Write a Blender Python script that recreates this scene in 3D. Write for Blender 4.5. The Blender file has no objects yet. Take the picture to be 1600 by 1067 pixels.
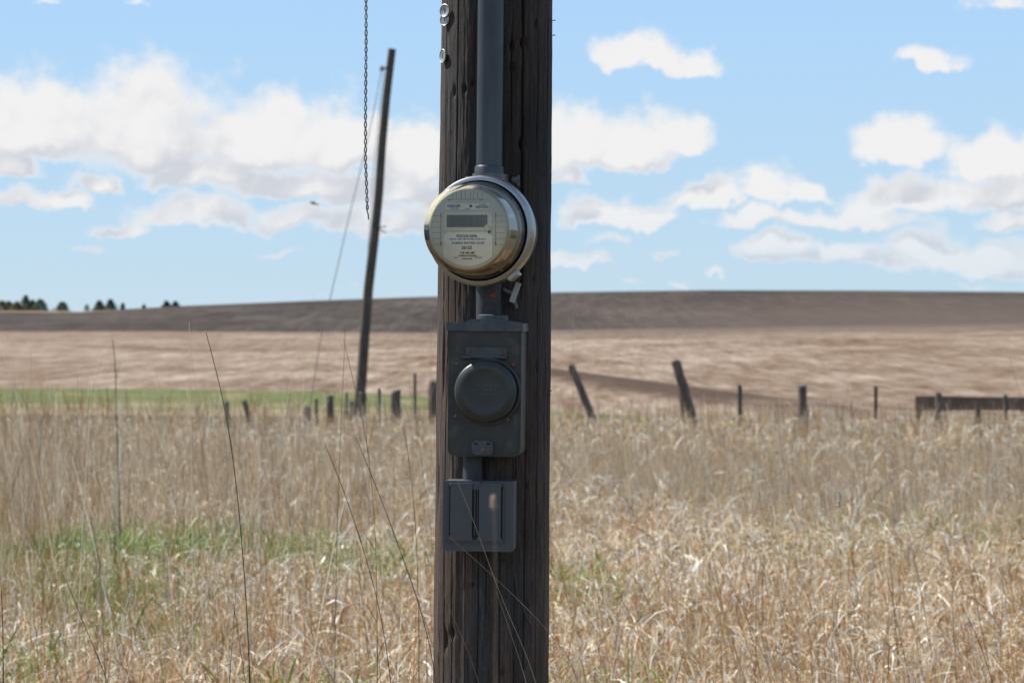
import bpy, bmesh, math, random
import numpy as np
from mathutils import Vector, Matrix
R = math.radians
rng = np.random.default_rng(11); random.seed(5)
S = bpy.context.scene
COL = S.collection
# ------------------------------------------------------------------ camera
LENS, SENS = 55.0, 22.3
F = LENS / SENS * 1600.0           # focal length in pixels of the 1600 px wide photograph
EYE = 1.5
cd = bpy.data.cameras.new("camera"); cam = bpy.data.objects.new("camera", cd); COL.objects.link(cam)
cam.location = (0, 0, EYE); cam.rotation_euler = (R(90), 0, 0)
cd.lens = LENS; cd.sensor_width = SENS; cd.clip_start = 0.05; cd.clip_end = 20000
cd.dof.use_dof = True; cd.dof.focus_distance = 4.33; cd.dof.aperture_fstop = 7.1; cd.dof.aperture_blades = 7
S.camera = cam
def P(px, py, d):                   # photograph pixel -> point at depth d
    return Vector(((px - 800) / F * d, d, EYE - (py - 533.5) / F * d))
# ------------------------------------------------------------------ light
SUN_EL, SUN_AZ = 50.0, -62.0        # azimuth from +Y (view direction), negative = left
S.view_settings.view_transform = 'Standard'; S.view_settings.look = 'None'
S.view_settings.exposure = 0.55; S.view_settings.gamma = 1.0
sd = Vector((math.sin(R(SUN_AZ)) * math.cos(R(SUN_EL)), math.cos(R(SUN_AZ)) * math.cos(R(SUN_EL)), math.sin(R(SUN_EL))))
sl = bpy.data.lights.new("sun", 'SUN'); sl.energy = 5.0; sl.angle = R(0.53); sl.color = (1.0, 0.94, 0.84)
so = bpy.data.objects.new("sun", sl); COL.objects.link(so); so.rotation_euler = sd.to_track_quat('Z', 'Y').to_euler()
W = bpy.data.worlds.new("World"); S.world = W; W.use_nodes = True
W.cycles.sampling_method = 'MANUAL'; W.cycles.sample_map_resolution = 512

class NT:
    """tiny node-tree helper"""
    def __init__(s, nt): s.nt = nt; s.n = nt.nodes; s.l = nt.links
    def new(s, t, **kw):
        n = s.n.new(t)
        for k, v in kw.items(): setattr(n, k, v)
        return n
    def put(s, sock, v):
        if isinstance(v, bpy.types.NodeSocket): s.l.new(v, sock)
        elif v is not None: sock.default_value = v
    def math(s, op, a, b=None, c=None, clamp=False):
        n = s.new('ShaderNodeMath', operation=op); n.use_clamp = clamp
        s.put(n.inputs[0], a)
        if b is not None: s.put(n.inputs[1], b)
        if c is not None: s.put(n.inputs[2], c)
        return n.outputs[0]
    def vec(s, op, a, b=None, c=None):
        n = s.new('ShaderNodeVectorMath', operation=op)
        s.put(n.inputs[0], a)
        if b is not None: s.put(n.inputs[1], b)
        if c is not None: s.put(n.inputs[2], c)
        return n.outputs['Value'] if op in ('LENGTH', 'DOT_PRODUCT', 'DISTANCE') else n.outputs[0]
    def comb(s, x, y, z):
        n = s.new('ShaderNodeCombineXYZ'); s.put(n.inputs[0], x); s.put(n.inputs[1], y); s.put(n.inputs[2], z); return n.outputs[0]
    def sep(s, v):
        n = s.new('ShaderNodeSeparateXYZ'); s.put(n.inputs[0], v); return n.outputs
    def noise(s, v, scale, detail=4, rough=0.55, color=False, dist=0.0, lac=2.0):
        n = s.new('ShaderNodeTexNoise'); s.put(n.inputs['Vector'], v); n.inputs['Scale'].default_value = scale
        n.inputs['Detail'].default_value = detail; n.inputs['Roughness'].default_value = rough
        n.inputs['Distortion'].default_value = dist; n.inputs['Lacunarity'].default_value = lac
        return n.outputs['Color' if color else 'Fac']
    def mapr(s, v, a, b, c=0.0, d=1.0, smooth=False):
        n = s.new('ShaderNodeMapRange'); n.interpolation_type = 'SMOOTHSTEP' if smooth else 'LINEAR'
        s.put(n.inputs['Value'], v)
        for i, q in ((1, a), (2, b), (3, c), (4, d)): s.put(n.inputs[i], q)
        return n.outputs[0]
    def mix(s, f, a, b, blend='MIX'):
        n = s.new('ShaderNodeMix', data_type='RGBA', blend_type=blend)
        s.put(n.inputs[0], f)
        for i, q in ((6, a), (7, b)):
            if isinstance(q, (tuple, list)) and len(q) == 3: q = (*q, 1)
            s.put(n.inputs[i], q)
        return n.outputs[2]
    def ramp(s, f, stops, interp='LINEAR'):
        n = s.new('ShaderNodeValToRGB'); s.put(n.inputs[0], f); cr = n.color_ramp; cr.interpolation = interp
        while len(cr.elements) < len(stops): cr.elements.new(0.5)
        for e, (p, c) in zip(cr.elements, stops): e.position = p; e.color = (*c, 1)
        return n.outputs[0]

# -- clouds: (centre x, base y, half width, height) in photograph pixels, turned into azimuth / elevation angles
CL = [(235,243,150,142),(60,240,140,112),(400,245,150,85),(545,250,95,98),(660,262,120,75),(320,285,110,36),(480,300,150,42),(620,312,110,52),
 (310,350,95,48),(470,352,80,34),(610,368,110,46),(25,284,55,34),(160,299,46,26),(45,337,55,32),(110,330,45,22),(190,364,60,20),(135,387,32,15,.35),
 (440,397,52,16,.35),(545,443,22,10,.5),(95,22,40,14,.55),(220,16,46,14,.55),
 (900,247,90,85),(990,246,80,72),(1060,240,58,50),(885,280,34,20),(985,94,75,42),(1060,106,62,34),(1440,116,62,30,.15),(1560,30,110,50,.5),(1390,10,90,14,.6),
 (940,347,70,44),(1000,350,70,36),(1110,322,70,34),(1200,316,52,44),(1262,310,42,26),(1180,352,72,24),
 (1410,248,80,50),(1560,268,90,62),(1440,322,120,52),(1580,320,90,54),(1340,352,110,30),(1240,350,50,20),(1560,359,46,34),
 (1205,408,62,36),(1310,410,90,30),(1435,412,90,56),(1560,418,80,46),(945,382,62,20,.35),(895,421,60,24,.15),(1040,398,42,16,.35),(975,444,28,12,.4),
 (1055,447,18,13,.4),(1115,432,34,11,.45),(1525,447,56,14,.4),(700,330,60,30),(-180,230,220,110),(-120,330,90,40),(1760,300,160,90),(1800,160,120,50)]
grp = bpy.data.node_groups.new('cloud_field', 'ShaderNodeTree')
grp.interface.new_socket('v', in_out='INPUT', socket_type='NodeSocketVector')
grp.interface.new_socket('f', in_out='OUTPUT', socket_type='NodeSocketFloat')
g = NT(grp); gi = g.new('NodeGroupInput'); go = g.new('NodeGroupOutput')
acc = None
for cx, cy, hw, hh, *bias in CL:
    a, e, ra, re = (cx - 800) / F, (533.5 - cy) / F, hw * 1.16 / F, hh * 1.14 / F
    w = g.vec('MULTIPLY_ADD', gi.outputs[0], (1 / ra, 1 / re, 0), (-a / ra, -(e + 0.10 * re) / re, 0))
    m = g.vec('MAXIMUM', w, g.vec('MULTIPLY', w, (-1, -3.2, 0)))
    l = g.vec('LENGTH', m)
    if bias: l = g.math('ADD', l, bias[0])
    acc = l if acc is None else g.math('SMOOTH_MIN', acc, l, 0.07)
g.l.new(g.math('SUBTRACT', 1.0, acc), go.inputs[0])
w = NT(W.node_tree); w.n.clear()
tc = w.new('ShaderNodeTexCoord'); dirv = tc.outputs['Generated']; sx = w.sep(dirv)
az = w.math('ARCTAN2', sx[0], sx[1]); el = w.math('ARCSINE', sx[2])
v0 = w.comb(az, el, 0.0)
warp = w.vec('SUBTRACT', w.noise(v0, 34, 5, 0.6, True), (0.5, 0.5, 0.5))
v1 = w.vec('MULTIPLY_ADD', warp, (0.034, 0.026, 0), v0)
def cf(vv):
    n = w.new('ShaderNodeGroup'); n.node_tree = grp; w.put(n.inputs[0], vv); return n.outputs[0]
CO = (-0.005, 0.016, 0)
nz = w.noise(v0, 62, 7, 0.60); nz2 = w.noise(w.vec('ADD', v0, (-0.002, 0.006, 0)), 62, 5, 0.55)
d0 = w.math('ADD', cf(v1), w.math('MULTIPLY_ADD', nz, 1.1, -0.57))
d1 = w.math('ADD', cf(w.vec('ADD', v1, CO)), w.math('MULTIPLY_ADD', nz2, 1.1, -0.57))
wide = w.math('MULTIPLY', w.mapr(w.noise(w.vec('MULTIPLY', v0, (1, 2.2, 1)), 3.2, 6, 0.6), 0.52, 0.66, 0, 1, True),
              w.mapr(w.math('ABSOLUTE', az), 0.26, 0.4, 0, 1, True))
alpha = w.math('MAXIMUM', w.mapr(d0, -0.07, 0.42, 0, 0.97, True), w.math('MULTIPLY', wide, 0.9))
alpha = w.math('MULTIPLY', alpha, w.mapr(el, 0.014, 0.065, 0.55, 1.0, True))
lit = w.mapr(w.math('SUBTRACT', d0, d1), -0.30, 0.50, 0, 1, True)
deep = w.mapr(d0, 0.10, 0.50, 0, 1, True)
shadef = w.math('MULTIPLY', w.math('SUBTRACT', 1.0, lit), deep)
EXPO = 0.55
ccol = w.mix(shadef, (0.90, 0.89, 0.885), (0.64, 0.66, 0.715))
sky = w.new('ShaderNodeTexSky', sky_type='NISHITA'); sky.sun_disc = False
sky.sun_elevation = R(SUN_EL); sky.sun_rotation = R(SUN_AZ); sky.altitude = 500; sky.air_density = 1.0; sky.dust_density = 0.0; sky.ozone_density = 3.0
SKY_S = 0.10
# the air low over the horizon: pale blue, deeper blue further up
low = w.ramp(w.mapr(el, 0.0, 0.16), [(0.0, (0.565, 0.715, 0.82)), (0.3, (0.50, 0.70, 0.88)), (1.0, (0.40, 0.66, 0.98))])
low = w.vec('SCALE', low); low.node.inputs['Scale'].default_value = 2 ** -EXPO / SKY_S
skc = w.mix(w.mapr(el, 0.10, 0.75, 0.96, 0.0, True), sky.outputs[0], low)
bg1 = w.new('ShaderNodeBackground'); w.l.new(skc, bg1.inputs[0]); bg1.inputs[1].default_value = SKY_S
bg2 = w.new('ShaderNodeBackground'); w.l.new(ccol, bg2.inputs[0]); bg2.inputs[1].default_value = 2 ** -EXPO
ms = w.new('ShaderNodeMixShader'); w.l.new(alpha, ms.inputs[0]); w.l.new(bg1.outputs[0], ms.inputs[1]); w.l.new(bg2.outputs[0], ms.inputs[2])
wo = w.new('ShaderNodeOutputWorld'); w.l.new(ms.outputs[0], wo.inputs[0])

# ------------------------------------------------------------------ materials
def mat(name, base, rough=0.7, metal=0.0, spec=0.5, var=0.25, vscale=30, bump=0.0, bscale=80, stretch=(1, 1, 1), dirt=None, dscale=20, dlo=0.55, dhi=0.7):
    m = bpy.data.materials.new(name); m.use_nodes = True; t = NT(m.node_tree); b = t.n['Principled BSDF']
    co = t.new('ShaderNodeTexCoord').outputs['Object']; co = t.vec('MULTIPLY', co, stretch)
    lo = tuple(c * (1 - var) for c in base); hi = tuple(min(1, c * (1 + var)) for c in base)
    c = t.mix(t.mapr(t.noise(co, vscale, 5, 0.6), 0.3, 0.7), lo, hi)
    if dirt: c = t.mix(t.mapr(t.noise(co, dscale, 5, 0.65), dlo, dhi, 0, 1, True), c, dirt)
    t.l.new(c, b.inputs['Base Color']); b.inputs['Roughness'].default_value = rough; b.inputs['Metallic'].default_value = metal
    b.inputs['Specular IOR Level'].default_value = spec
    if bump:
        bn = t.new('ShaderNodeBump'); bn.inputs['Strength'].default_value = bump; bn.inputs['Distance'].default_value = 0.004
        t.l.new(t.noise(co, bscale, 5, 0.6), bn.inputs['Height']); t.l.new(bn.outputs[0], b.inputs['Normal'])
    return m

def wood_mat(name, dark, mid, light, zs=1.0, bump=0.9, fine=1.0):
    m = bpy.data.materials.new(name); m.use_nodes = True; t = NT(m.node_tree); b = t.n['Principled BSDF']
    co = t.new('ShaderNodeTexCoord').outputs['Object']
    a = t.noise(t.vec('MULTIPLY', co, (1, 1, 0.035 * zs)), 330 * fine, 6, 0.7, dist=0.2)
    c2 = t.noise(t.vec('MULTIPLY', co, (1, 1, 0.12 * zs)), 34 * fine, 6, 0.68)
    c3 = t.noise(t.vec('MULTIPLY', co, (1, 1, 0.16)), 750 * fine, 4, 0.75)
    f = t.math('ADD', t.math('MULTIPLY', a, 0.5), t.math('ADD', t.math('MULTIPLY', c2, 0.32), t.math('MULTIPLY', c3, 0.25)))
    col = t.ramp(f, [(0.36, dark), (0.52, mid), (0.68, light)])
    big = t.mapr(t.noise(t.vec('MULTIPLY', co, (1, 1, 0.25)), 9, 3, 0.5), 0.35, 0.65, 0.72, 1.2)
    if fine == 1.0: big = t.math('MULTIPLY', big, t.mapr(t.sep(co)[2], 1.05, 1.75, 1.32, 0.66))
    col = t.mix(1.0, col, t.comb(big, big, big), 'MULTIPLY')
    hue = t.mapr(t.noise(t.vec('MULTIPLY', co, (1, 1, 0.18)), 14, 4, 0.6), 0.40, 0.60, 0, 1, True)
    col = t.mix(1.0, col, t.mix(hue, (0.86, 0.93, 1.0), (1.22, 0.98, 0.84)), 'MULTIPLY')
    flake = t.mapr(t.noise(t.vec('MULTIPLY', co, (1, 1, 0.35)), 520 * fine, 3, 0.7), 0.62, 0.72, 0, 0.55)
    flake = t.math('MULTIPLY', flake, t.mapr(t.noise(co, 22 * fine, 3, 0.6), 0.5, 0.62, 0, 1, True))
    col = t.mix(flake, col, tuple(c * 2.1 for c in light))
    t.l.new(col, b.inputs['Base Color']); b.inputs['Roughness'].default_value = 0.72; b.inputs['Specular IOR Level'].default_value = 0.4
    bn = t.new('ShaderNodeBump'); bn.inputs['Strength'].default_value = bump; bn.inputs['Distance'].default_value = 0.003
    t.l.new(t.math('ADD', a, t.math('MULTIPLY', c3, 0.6)), bn.inputs['Height']); t.l.new(bn.outputs[0], b.inputs['Normal'])
    return m

M = {}
M['pole'] = wood_mat('pole_wood', (0.010, 0.008, 0.0065), (0.041, 0.033, 0.028), (0.115, 0.094, 0.080))
M['post'] = wood_mat('post_wood', (0.030, 0.026, 0.022), (0.105, 0.092, 0.082), (0.22, 0.195, 0.175), fine=0.3)
M['farpole'] = wood_mat('far_pole_wood', (0.025, 0.024, 0.020), (0.070, 0.066, 0.055), (0.13, 0.12, 0.10), fine=0.3)
M['conduit'] = mat('galvanised_conduit', (0.066, 0.073, 0.081), 0.42, 0.6, var=0.25, vscale=25, stretch=(1, 1, 0.2), bump=0.12, bscale=300)
M['conduit_old'] = mat('weathered_conduit', (0.048, 0.05, 0.052), 0.6, 0.3, var=0.35, vscale=40, bump=0.2, bscale=200)
M['strap'] = mat('strap_steel', (0.14, 0.145, 0.15), 0.5, 0.6, var=0.3, dirt=(0.10, 0.06, 0.04), dscale=60)
M['rust'] = mat('rust', (0.17, 0.065, 0.030), 0.85, 0.0, var=0.35, vscale=300, bump=0.3, bscale=400)
M['box'] = mat('box_paint', (0.035, 0.037, 0.032), 0.5, 0.0, var=0.22, vscale=18, bump=0.12, bscale=250, dirt=(0.065, 0.068, 0.062), dscale=30, dlo=0.5, dhi=0.7)
M['boxhood'] = mat('hood_sky_sheen', (0.066, 0.073, 0.083), 0.4, 0.1, var=0.3, vscale=40, bump=0.15, bscale=250, dirt=(0.05, 0.05, 0.05), dscale=55)  # lighter, bluer than the box: sky reflection put into the colour
M['lid'] = mat('lid_paint', (0.033, 0.039, 0.036), 0.42, 0.0, var=0.18, vscale=25, bump=0.1, bscale=250, dirt=(0.055, 0.055, 0.030), dscale=16, dlo=0.52, dhi=0.72)
M['outlet'] = mat('outlet_plastic', (0.074, 0.079, 0.086), 0.5, 0.0, var=0.08, vscale=20, bump=0.03, bscale=300)
M['black'] = mat('black_rubber', (0.014, 0.014, 0.014), 0.5, var=0.2)
M['dark'] = mat('dark_recess', (0.012, 0.012, 0.012), 0.8, var=0.2)
M['chrome'] = mat('meter_ring_steel', (0.36, 0.36, 0.365), 0.36, 1.0, var=0.08, vscale=60, bump=0.04, bscale=120, dirt=(0.34, 0.27, 0.20), dscale=30, dlo=0.6, dhi=0.75)
M['tagmetal'] = mat('tag_aluminium', (0.36, 0.365, 0.37), 0.5, 0.85, var=0.2, vscale=200, bump=0.15, bscale=400)
M['face'] = mat('meter_face_beige', (0.47, 0.475, 0.43), 0.5, var=0.05, vscale=30)
M['facedark'] = mat('meter_face_seam', (0.16, 0.155, 0.13), 0.6, var=0.1)
M['facelight'] = mat('meter_bezel_cream', (0.56, 0.55, 0.49), 0.5, var=0.04)
M['label'] = mat('paper_label', (0.66, 0.67, 0.66), 0.55, var=0.03)
M['ink'] = mat('ink', (0.03, 0.03, 0.035), 0.6, var=0.1)
M['lcd'] = mat('lcd_grey', (0.050, 0.060, 0.046), 0.3, var=0.12, vscale=60)
M['lcdink'] = mat('lcd_digit', (0.020, 0.022, 0.022), 0.4, var=0.05)
M['amber'] = mat('aged_amber_housing', (0.44, 0.435, 0.395), 0.4, var=0.12, vscale=18)
t = NT(M['amber'].node_tree); b = t.n['Principled BSDF']; lk = b.inputs['Base Color'].links[0]; old = lk.from_socket
co = t.new('ShaderNodeTexCoord').outputs['Object']; zz = t.math('ADD', t.sep(co)[2], t.math('MULTIPLY_ADD', t.noise(co, 25, 4, 0.6), 0.05, -0.025))
t.l.new(t.mix(t.mapr(zz, -0.068, -0.012, 0.85, 0.0, True), old, (0.40, 0.235, 0.085)), b.inputs['Base Color'])
M['tagplastic'] = mat('tag_plastic', (0.36, 0.36, 0.35), 0.5, var=0.1)
M['screw'] = mat('screw_steel', (0.12, 0.10, 0.085), 0.5, 0.5, var=0.3, vscale=200)
M['wire'] = mat('wire_black', (0.02, 0.02, 0.022), 0.5, var=0.2)
M['cable'] = mat('cable_aluminium_black', (0.16, 0.165, 0.16), 0.5, 0.2, var=0.3, vscale=60)
M['wiresteel'] = mat('wire_steel', (0.05, 0.05, 0.05), 0.8, 0.0, var=0.2)
M['porcelain'] = mat('porcelain', (0.25, 0.24, 0.22), 0.3, var=0.1)
M['rustplank'] = mat('rusty_plank', (0.17, 0.115, 0.088), 0.8, var=0.5, vscale=2.2, stretch=(1, 1, 0.5), bump=0.4, bscale=20, dirt=(0.30, 0.22, 0.17), dscale=1.6, dlo=0.58, dhi=0.68)
def glass():
    m = bpy.data.materials.new('meter_glass'); m.use_nodes = True; t = NT(m.node_tree); t.n.clear()
    tr = t.new('ShaderNodeBsdfTransparent'); tr.inputs[0].default_value = (0.965, 0.945, 0.87, 1)
    gl = t.new('ShaderNodeBsdfGlossy'); gl.inputs['Roughness'].default_value = 0.05; gl.inputs[0].default_value = (1, 1, 1, 1)
    fr = t.new('ShaderNodeFresnel'); fr.inputs[0].default_value = 1.47
    co = t.new('ShaderNodeTexCoord').outputs['Object']
    df = t.new('ShaderNodeBsdfDiffuse'); df.inputs[0].default_value = (0.55, 0.52, 0.44, 1)
    haze = t.mapr(t.noise(co, 26, 6, 0.65), 0.4, 0.8, 0.01, 0.09)
    m0 = t.new('ShaderNodeMixShader'); t.l.new(haze, m0.inputs[0]); t.l.new(tr.outputs[0], m0.inputs[1]); t.l.new(df.outputs[0], m0.inputs[2])
    m1 = t.new('ShaderNodeMixShader'); t.l.new(t.math('MULTIPLY', fr.outputs[0], 1.15, clamp=True), m1.inputs[0])
    t.l.new(m0.outputs[0], m1.inputs[1]); t.l.new(gl.outputs[0], m1.inputs[2])
    o = t.new('ShaderNodeOutputMaterial'); t.l.new(m1.outputs[0], o.inputs[0]); return m
M['glass'] = glass()

def grass_mat(name, trans=0.3, rough=0.42, spec=0.5):
    m = bpy.data.materials.new(name); m.use_nodes = True; t = NT(m.node_tree); t.n.clear()
    at = t.new('ShaderNodeAttribute'); at.attribute_name = 'blade_colour'
    b = t.new('ShaderNodeBsdfPrincipled'); t.l.new(at.outputs['Color'], b.inputs['Base Color'])
    b.inputs['Roughness'].default_value = rough; b.inputs['Specular IOR Level'].default_value = spec
    tl = t.new('ShaderNodeBsdfTranslucent'); t.l.new(at.outputs['Color'], tl.inputs[0])
    ms = t.new('ShaderNodeMixShader'); ms.inputs[0].default_value = trans
    t.l.new(b.outputs[0], ms.inputs[1]); t.l.new(tl.outputs[0], ms.inputs[2])
    o = t.new('ShaderNodeOutputMaterial'); t.l.new(ms.outputs[0], o.inputs[0]); return m
M['grass'] = grass_mat('dry_grass', 0.24, 0.45, 0.28); M['leaf'] = grass_mat('conifer_foliage', 0.3, 0.6, 0.3)

# ------------------------------------------------------------------ mesh helpers
def link(name, me, m=None, parent=None, smooth=False):
    if m is not None: me.materials.append(m)
    if smooth:
        me.polygons.foreach_set('use_smooth', [True] * len(me.polygons))
    o = bpy.data.objects.new(name, me); COL.objects.link(o)
    if parent is not None: o.parent = parent
    return o
def tag(o, label=None, cat=None, group=None, kind=None):
    if label: o['label'] = label
    if cat: o['category'] = cat
    if group: o['group'] = group
    if kind: o['kind'] = kind
    return o
def empty(name, loc, yaw=0, tilt=0):
    o = bpy.data.objects.new(name, None); COL.objects.link(o); o.location = loc
    o.rotation_euler = (0, tilt, yaw); o.empty_display_size = 0.05; return o
def bm_obj(name, bm, m, parent=None, smooth=False, bevel=0, seg=2):
    if bevel:
        bmesh.ops.bevel(bm, geom=[e for e in bm.edges if e.calc_face_angle(0) > 0.6], offset=bevel, segments=seg, profile=0.5, affect='EDGES', clamp_overlap=True)
    bmesh.ops.recalc_face_normals(bm, faces=bm.faces)
    me = bpy.data.meshes.new(name); bm.to_mesh(me); bm.free()
    o = link(name, me, m, parent, smooth)
    if smooth: me.set_sharp_from_angle(angle=R(38))
    return o
def add_box(bm, x0, x1, y0, y1, z0, z1, mtx=None):
    vs = [bm.verts.new((x, y, z)) for x in (x0, x1) for y in (y0, y1) for z in (z0, z1)]
    for f in ((0, 1, 3, 2), (4, 6, 7, 5), (0, 4, 5, 1), (2, 3, 7, 6), (0, 2, 6, 4), (1, 5, 7, 3)): bm.faces.new([vs[i] for i in f])
    if mtx is not None: bmesh.ops.transform(bm, matrix=mtx, verts=vs)
def lathe_y(bm, prof, n=96, cx=0, cz=0, cap0=False, cap1=False):   # profile (radius, outwards along -Y)
    rings = []
    for r, d in prof:
        rings.append([bm.verts.new((cx + r * math.cos(2 * math.pi * i / n), -d, cz + r * math.sin(2 * math.pi * i / n))) for i in range(n)])
    for a, b in zip(rings, rings[1:]):
        for i in range(n): bm.faces.new((a[i], a[(i + 1) % n], b[(i + 1) % n], b[i]))
    if cap0: bm.faces.new(rings[0])
    if cap1: bm.faces.new(rings[-1])
def tube(bm, pts, r, n=10, cap=True):
    pts = [Vector(p) for p in pts]; rr = r if isinstance(r, (list, tuple)) else [r] * len(pts)
    rings = []; prev = None
    for i, p in enumerate(pts):
        t = (pts[min(i + 1, len(pts) - 1)] - pts[max(i - 1, 0)]).normalized()
        if prev is None: u = t.orthogonal().normalized()
        else: u = (prev - t * prev.dot(t)).normalized()
        prev = u; v = t.cross(u)
        rings.append([bm.verts.new(p + (u * math.cos(2 * math.pi * k / n) + v * math.sin(2 * math.pi * k / n)) * rr[i]) for k in range(n)])
    for a, b in zip(rings, rings[1:]):
        for k in range(n): bm.faces.new((a[k], a[(k + 1) % n], b[(k + 1) % n], b[k]))
    if cap: bm.faces.new(rings[0]); bm.faces.new(rings[-1])
def prism(bm, pts, d0, d1):          # outline in x,z ; from depth d0 to d1 outwards (-Y)
    a = [bm.verts.new((x, -d0, z)) for x, z in pts]; b = [bm.verts.new((x, -d1, z)) for x, z in pts]; n = len(pts)
    bm.faces.new(a); bm.faces.new(b)
    for i in range(n): bm.faces.new((a[i], a[(i + 1) % n], b[(i + 1) % n], b[i]))
def rrect(x0, x1, z0, z1, r, n=6, corners=(1, 1, 1, 1)):
    out = []
    for (cx, cz, a0, on) in ((x1 - r, z1 - r, 0, corners[0]), (x0 + r, z1 - r, 90, corners[1]), (x0 + r, z0 + r, 180, corners[2]), (x1 - r, z0 + r, 270, corners[3])):
        if on:
            for k in range(n + 1):
                a = R(a0 + 90 * k / n); out.append((cx + r * math.cos(a), cz + r * math.sin(a)))
        else:
            out.append({0: (x1, z1), 90: (x0, z1), 180: (x0, z0), 270: (x1, z0)}[a0])
    return out
def grid_mesh(name, V, nu, nv, wrap=False):   # V (nu*nv,3) u slow
    i = np.arange(nu - 1)[:, None]; jn = nv if wrap else nv - 1; j = np.arange(jn)[None, :]; j2 = (j + 1) % nv
    q = np.stack([i * nv + j, i * nv + j2, (i + 1) * nv + j2, (i + 1) * nv + j], -1).reshape(-1, 4)
    return np_mesh(name, V, q)
def np_mesh(name, V, q):
    me = bpy.data.meshes.new(name); n = len(q); k = q.shape[1]
    me.vertices.add(len(V)); me.vertices.foreach_set('co', np.asarray(V, np.float32).ravel())
    me.loops.add(n * k); me.loops.foreach_set('vertex_index', q.astype(np.int32).ravel())
    me.polygons.add(n); me.polygons.foreach_set('loop_start', np.arange(0, n * k, k, dtype=np.int32))
    me.update(calc_edges=True); return me
def vnoise(x, y, seed=0, oct=4):              # smooth 2-D value noise, about -1..1
    r = np.random.default_rng(seed); T = r.random((64, 64)); out = 0; amp = 1; tot = 0
    x = np.asarray(x, float); y = np.asarray(y, float)
    for o in range(oct):
        xi = np.floor(x).astype(int); yi = np.floor(y).astype(int); fx = x - xi; fy = y - yi
        fx = fx * fx * (3 - 2 * fx); fy = fy * fy * (3 - 2 * fy)
        a = T[xi % 64, yi % 64]; b = T[(xi + 1) % 64, yi % 64]; c = T[xi % 64, (yi + 1) % 64]; d = T[(xi + 1) % 64, (yi + 1) % 64]
        out = out + amp * ((a * (1 - fx) + b * fx) * (1 - fy) + (c * (1 - fx) + d * fx) * fy); tot += amp; amp *= 0.5
        x = x * 2.03 + 17.1; y = y * 2.03 + 5.7
    return (out / tot - 0.5) * 2

# ------------------------------------------------------------------ ground: rings round the camera, heights from the skyline
PX = np.array([-500, 0, 130, 280, 480, 690, 860, 1100, 1350, 1600, 2100])
CREST = np.array([492, 487, 487.5, 479, 470.5, 463, 457, 454, 455, 458, 470])
EDGE = np.array([519, 518, 518, 518, 519, 520, 516, 512, 508, 506, 505])     # ploughed / stubble edge
VERGE = np.array([604, 605, 606, 608, 611, 620, 642, 656, 658, 653, 652])     # stubble / green verge edge
RV = np.array([76, 75, 75, 74, 73, 70, 64, 61, 60.5, 61, 61.])
LOW = np.array([646, 646, 647, 648, 650, 656, 663, 668, 669, 667, 667])
def zpix(py, r): return EYE - (py - 533.5) / F * r
def height(th, r):
    px = 800 + F * np.tan(np.clip(th, -0.35, 0.35))
    cr = np.interp(px, PX, CREST); ed = np.interp(px, PX, EDGE); ve = np.interp(px, PX, VERGE); rv = np.interp(px, PX, RV); lo = np.interp(px, PX, LOW)
    zc, ze, zv, zl = zpix(cr, 400), zpix(ed, 250), zpix(ve, rv), zpix(lo, 57)
    K = [(0, 0 * r), (8, -0.02), (30, -0.25), (50, -0.56)]
    z = np.where(r < 8, 0, 0.0)
    z = np.interp(r, [0, 8, 30, 50], [0, -0.02, -0.25, -0.52])
    def seg(z, a, b, za, zb, pw=1.0):
        t = np.clip((r - a) / np.maximum(b - a, 1e-6), 0, 1)
        return np.where(r > a, za + (zb - za) * t ** pw, z)
    z = seg(z, 50, 57, -0.52, zl); z = seg(z, 57, rv, zl, zv); z = seg(z, rv, 250, zv, ze, 1.15)
    t = np.clip((r - 250) / 150, 0, 1); s0 = 1.9; z = np.where(r > 250, ze + (zc - ze) * (1 - (1 - t) ** 1.35), z)
    z = np.where(r > 400, zc - (r - 400) ** 1.15 * 0.018, z)
    # terrace bank crossing the stubble on the right
    x, y = r * np.sin(th), r * np.cos(th)
    z = z + 0.35 * np.exp(-((bank_d(x, y)) / 2.2) ** 2) * ((px > 500) & (r < 200))
    return z + 0.03 * vnoise(x * .3 + 50, y * .3, 3) * (r < 60)
def bank_line():
    a = (zpt(862, 92), zpt(1230, 63)); return a
def zpt(px, d): return np.array([(px - 800) / F * d, d])
BA, BB = zpt(850, 96), zpt(1240, 64)
def bank_d(x, y):
    d = BB - BA; L = np.hypot(*d); n = np.array([d[1], -d[0]]) / L; tt = ((x - BA[0]) * d[0] + (y - BA[1]) * d[1]) / L ** 2
    far = np.maximum(0, np.maximum(-tt - 0.6, tt - 1.0)) * L
    return np.hypot((x - BA[0]) * n[0] + (y - BA[1]) * n[1], far)
ths = np.concatenate([np.linspace(-math.pi, -0.35, 50)[:-1], np.linspace(-0.35, 0.35, 241), np.linspace(0.35, math.pi, 50)[1:]])
pxs = 800 + F * np.tan(np.clip(ths, -0.35, 0.35)); rv_t = np.interp(pxs, PX, RV) + 0.8 * vnoise(ths * 60 + 300, ths * 0, 8)
def ring_obj(name, radii, m, kind='structure'):    # radii: (k, nth)
    th = np.broadcast_to(ths, radii.shape); z = height(th, radii)
    V = np.stack([radii * np.sin(th), radii * np.cos(th), z], -1).reshape(-1, 3)
    me = grid_mesh(name, V, radii.shape[0], len(ths)); o = link(name, me, m, smooth=True)
    return tag(o, kind=kind)
one = np.ones_like(ths)
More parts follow.
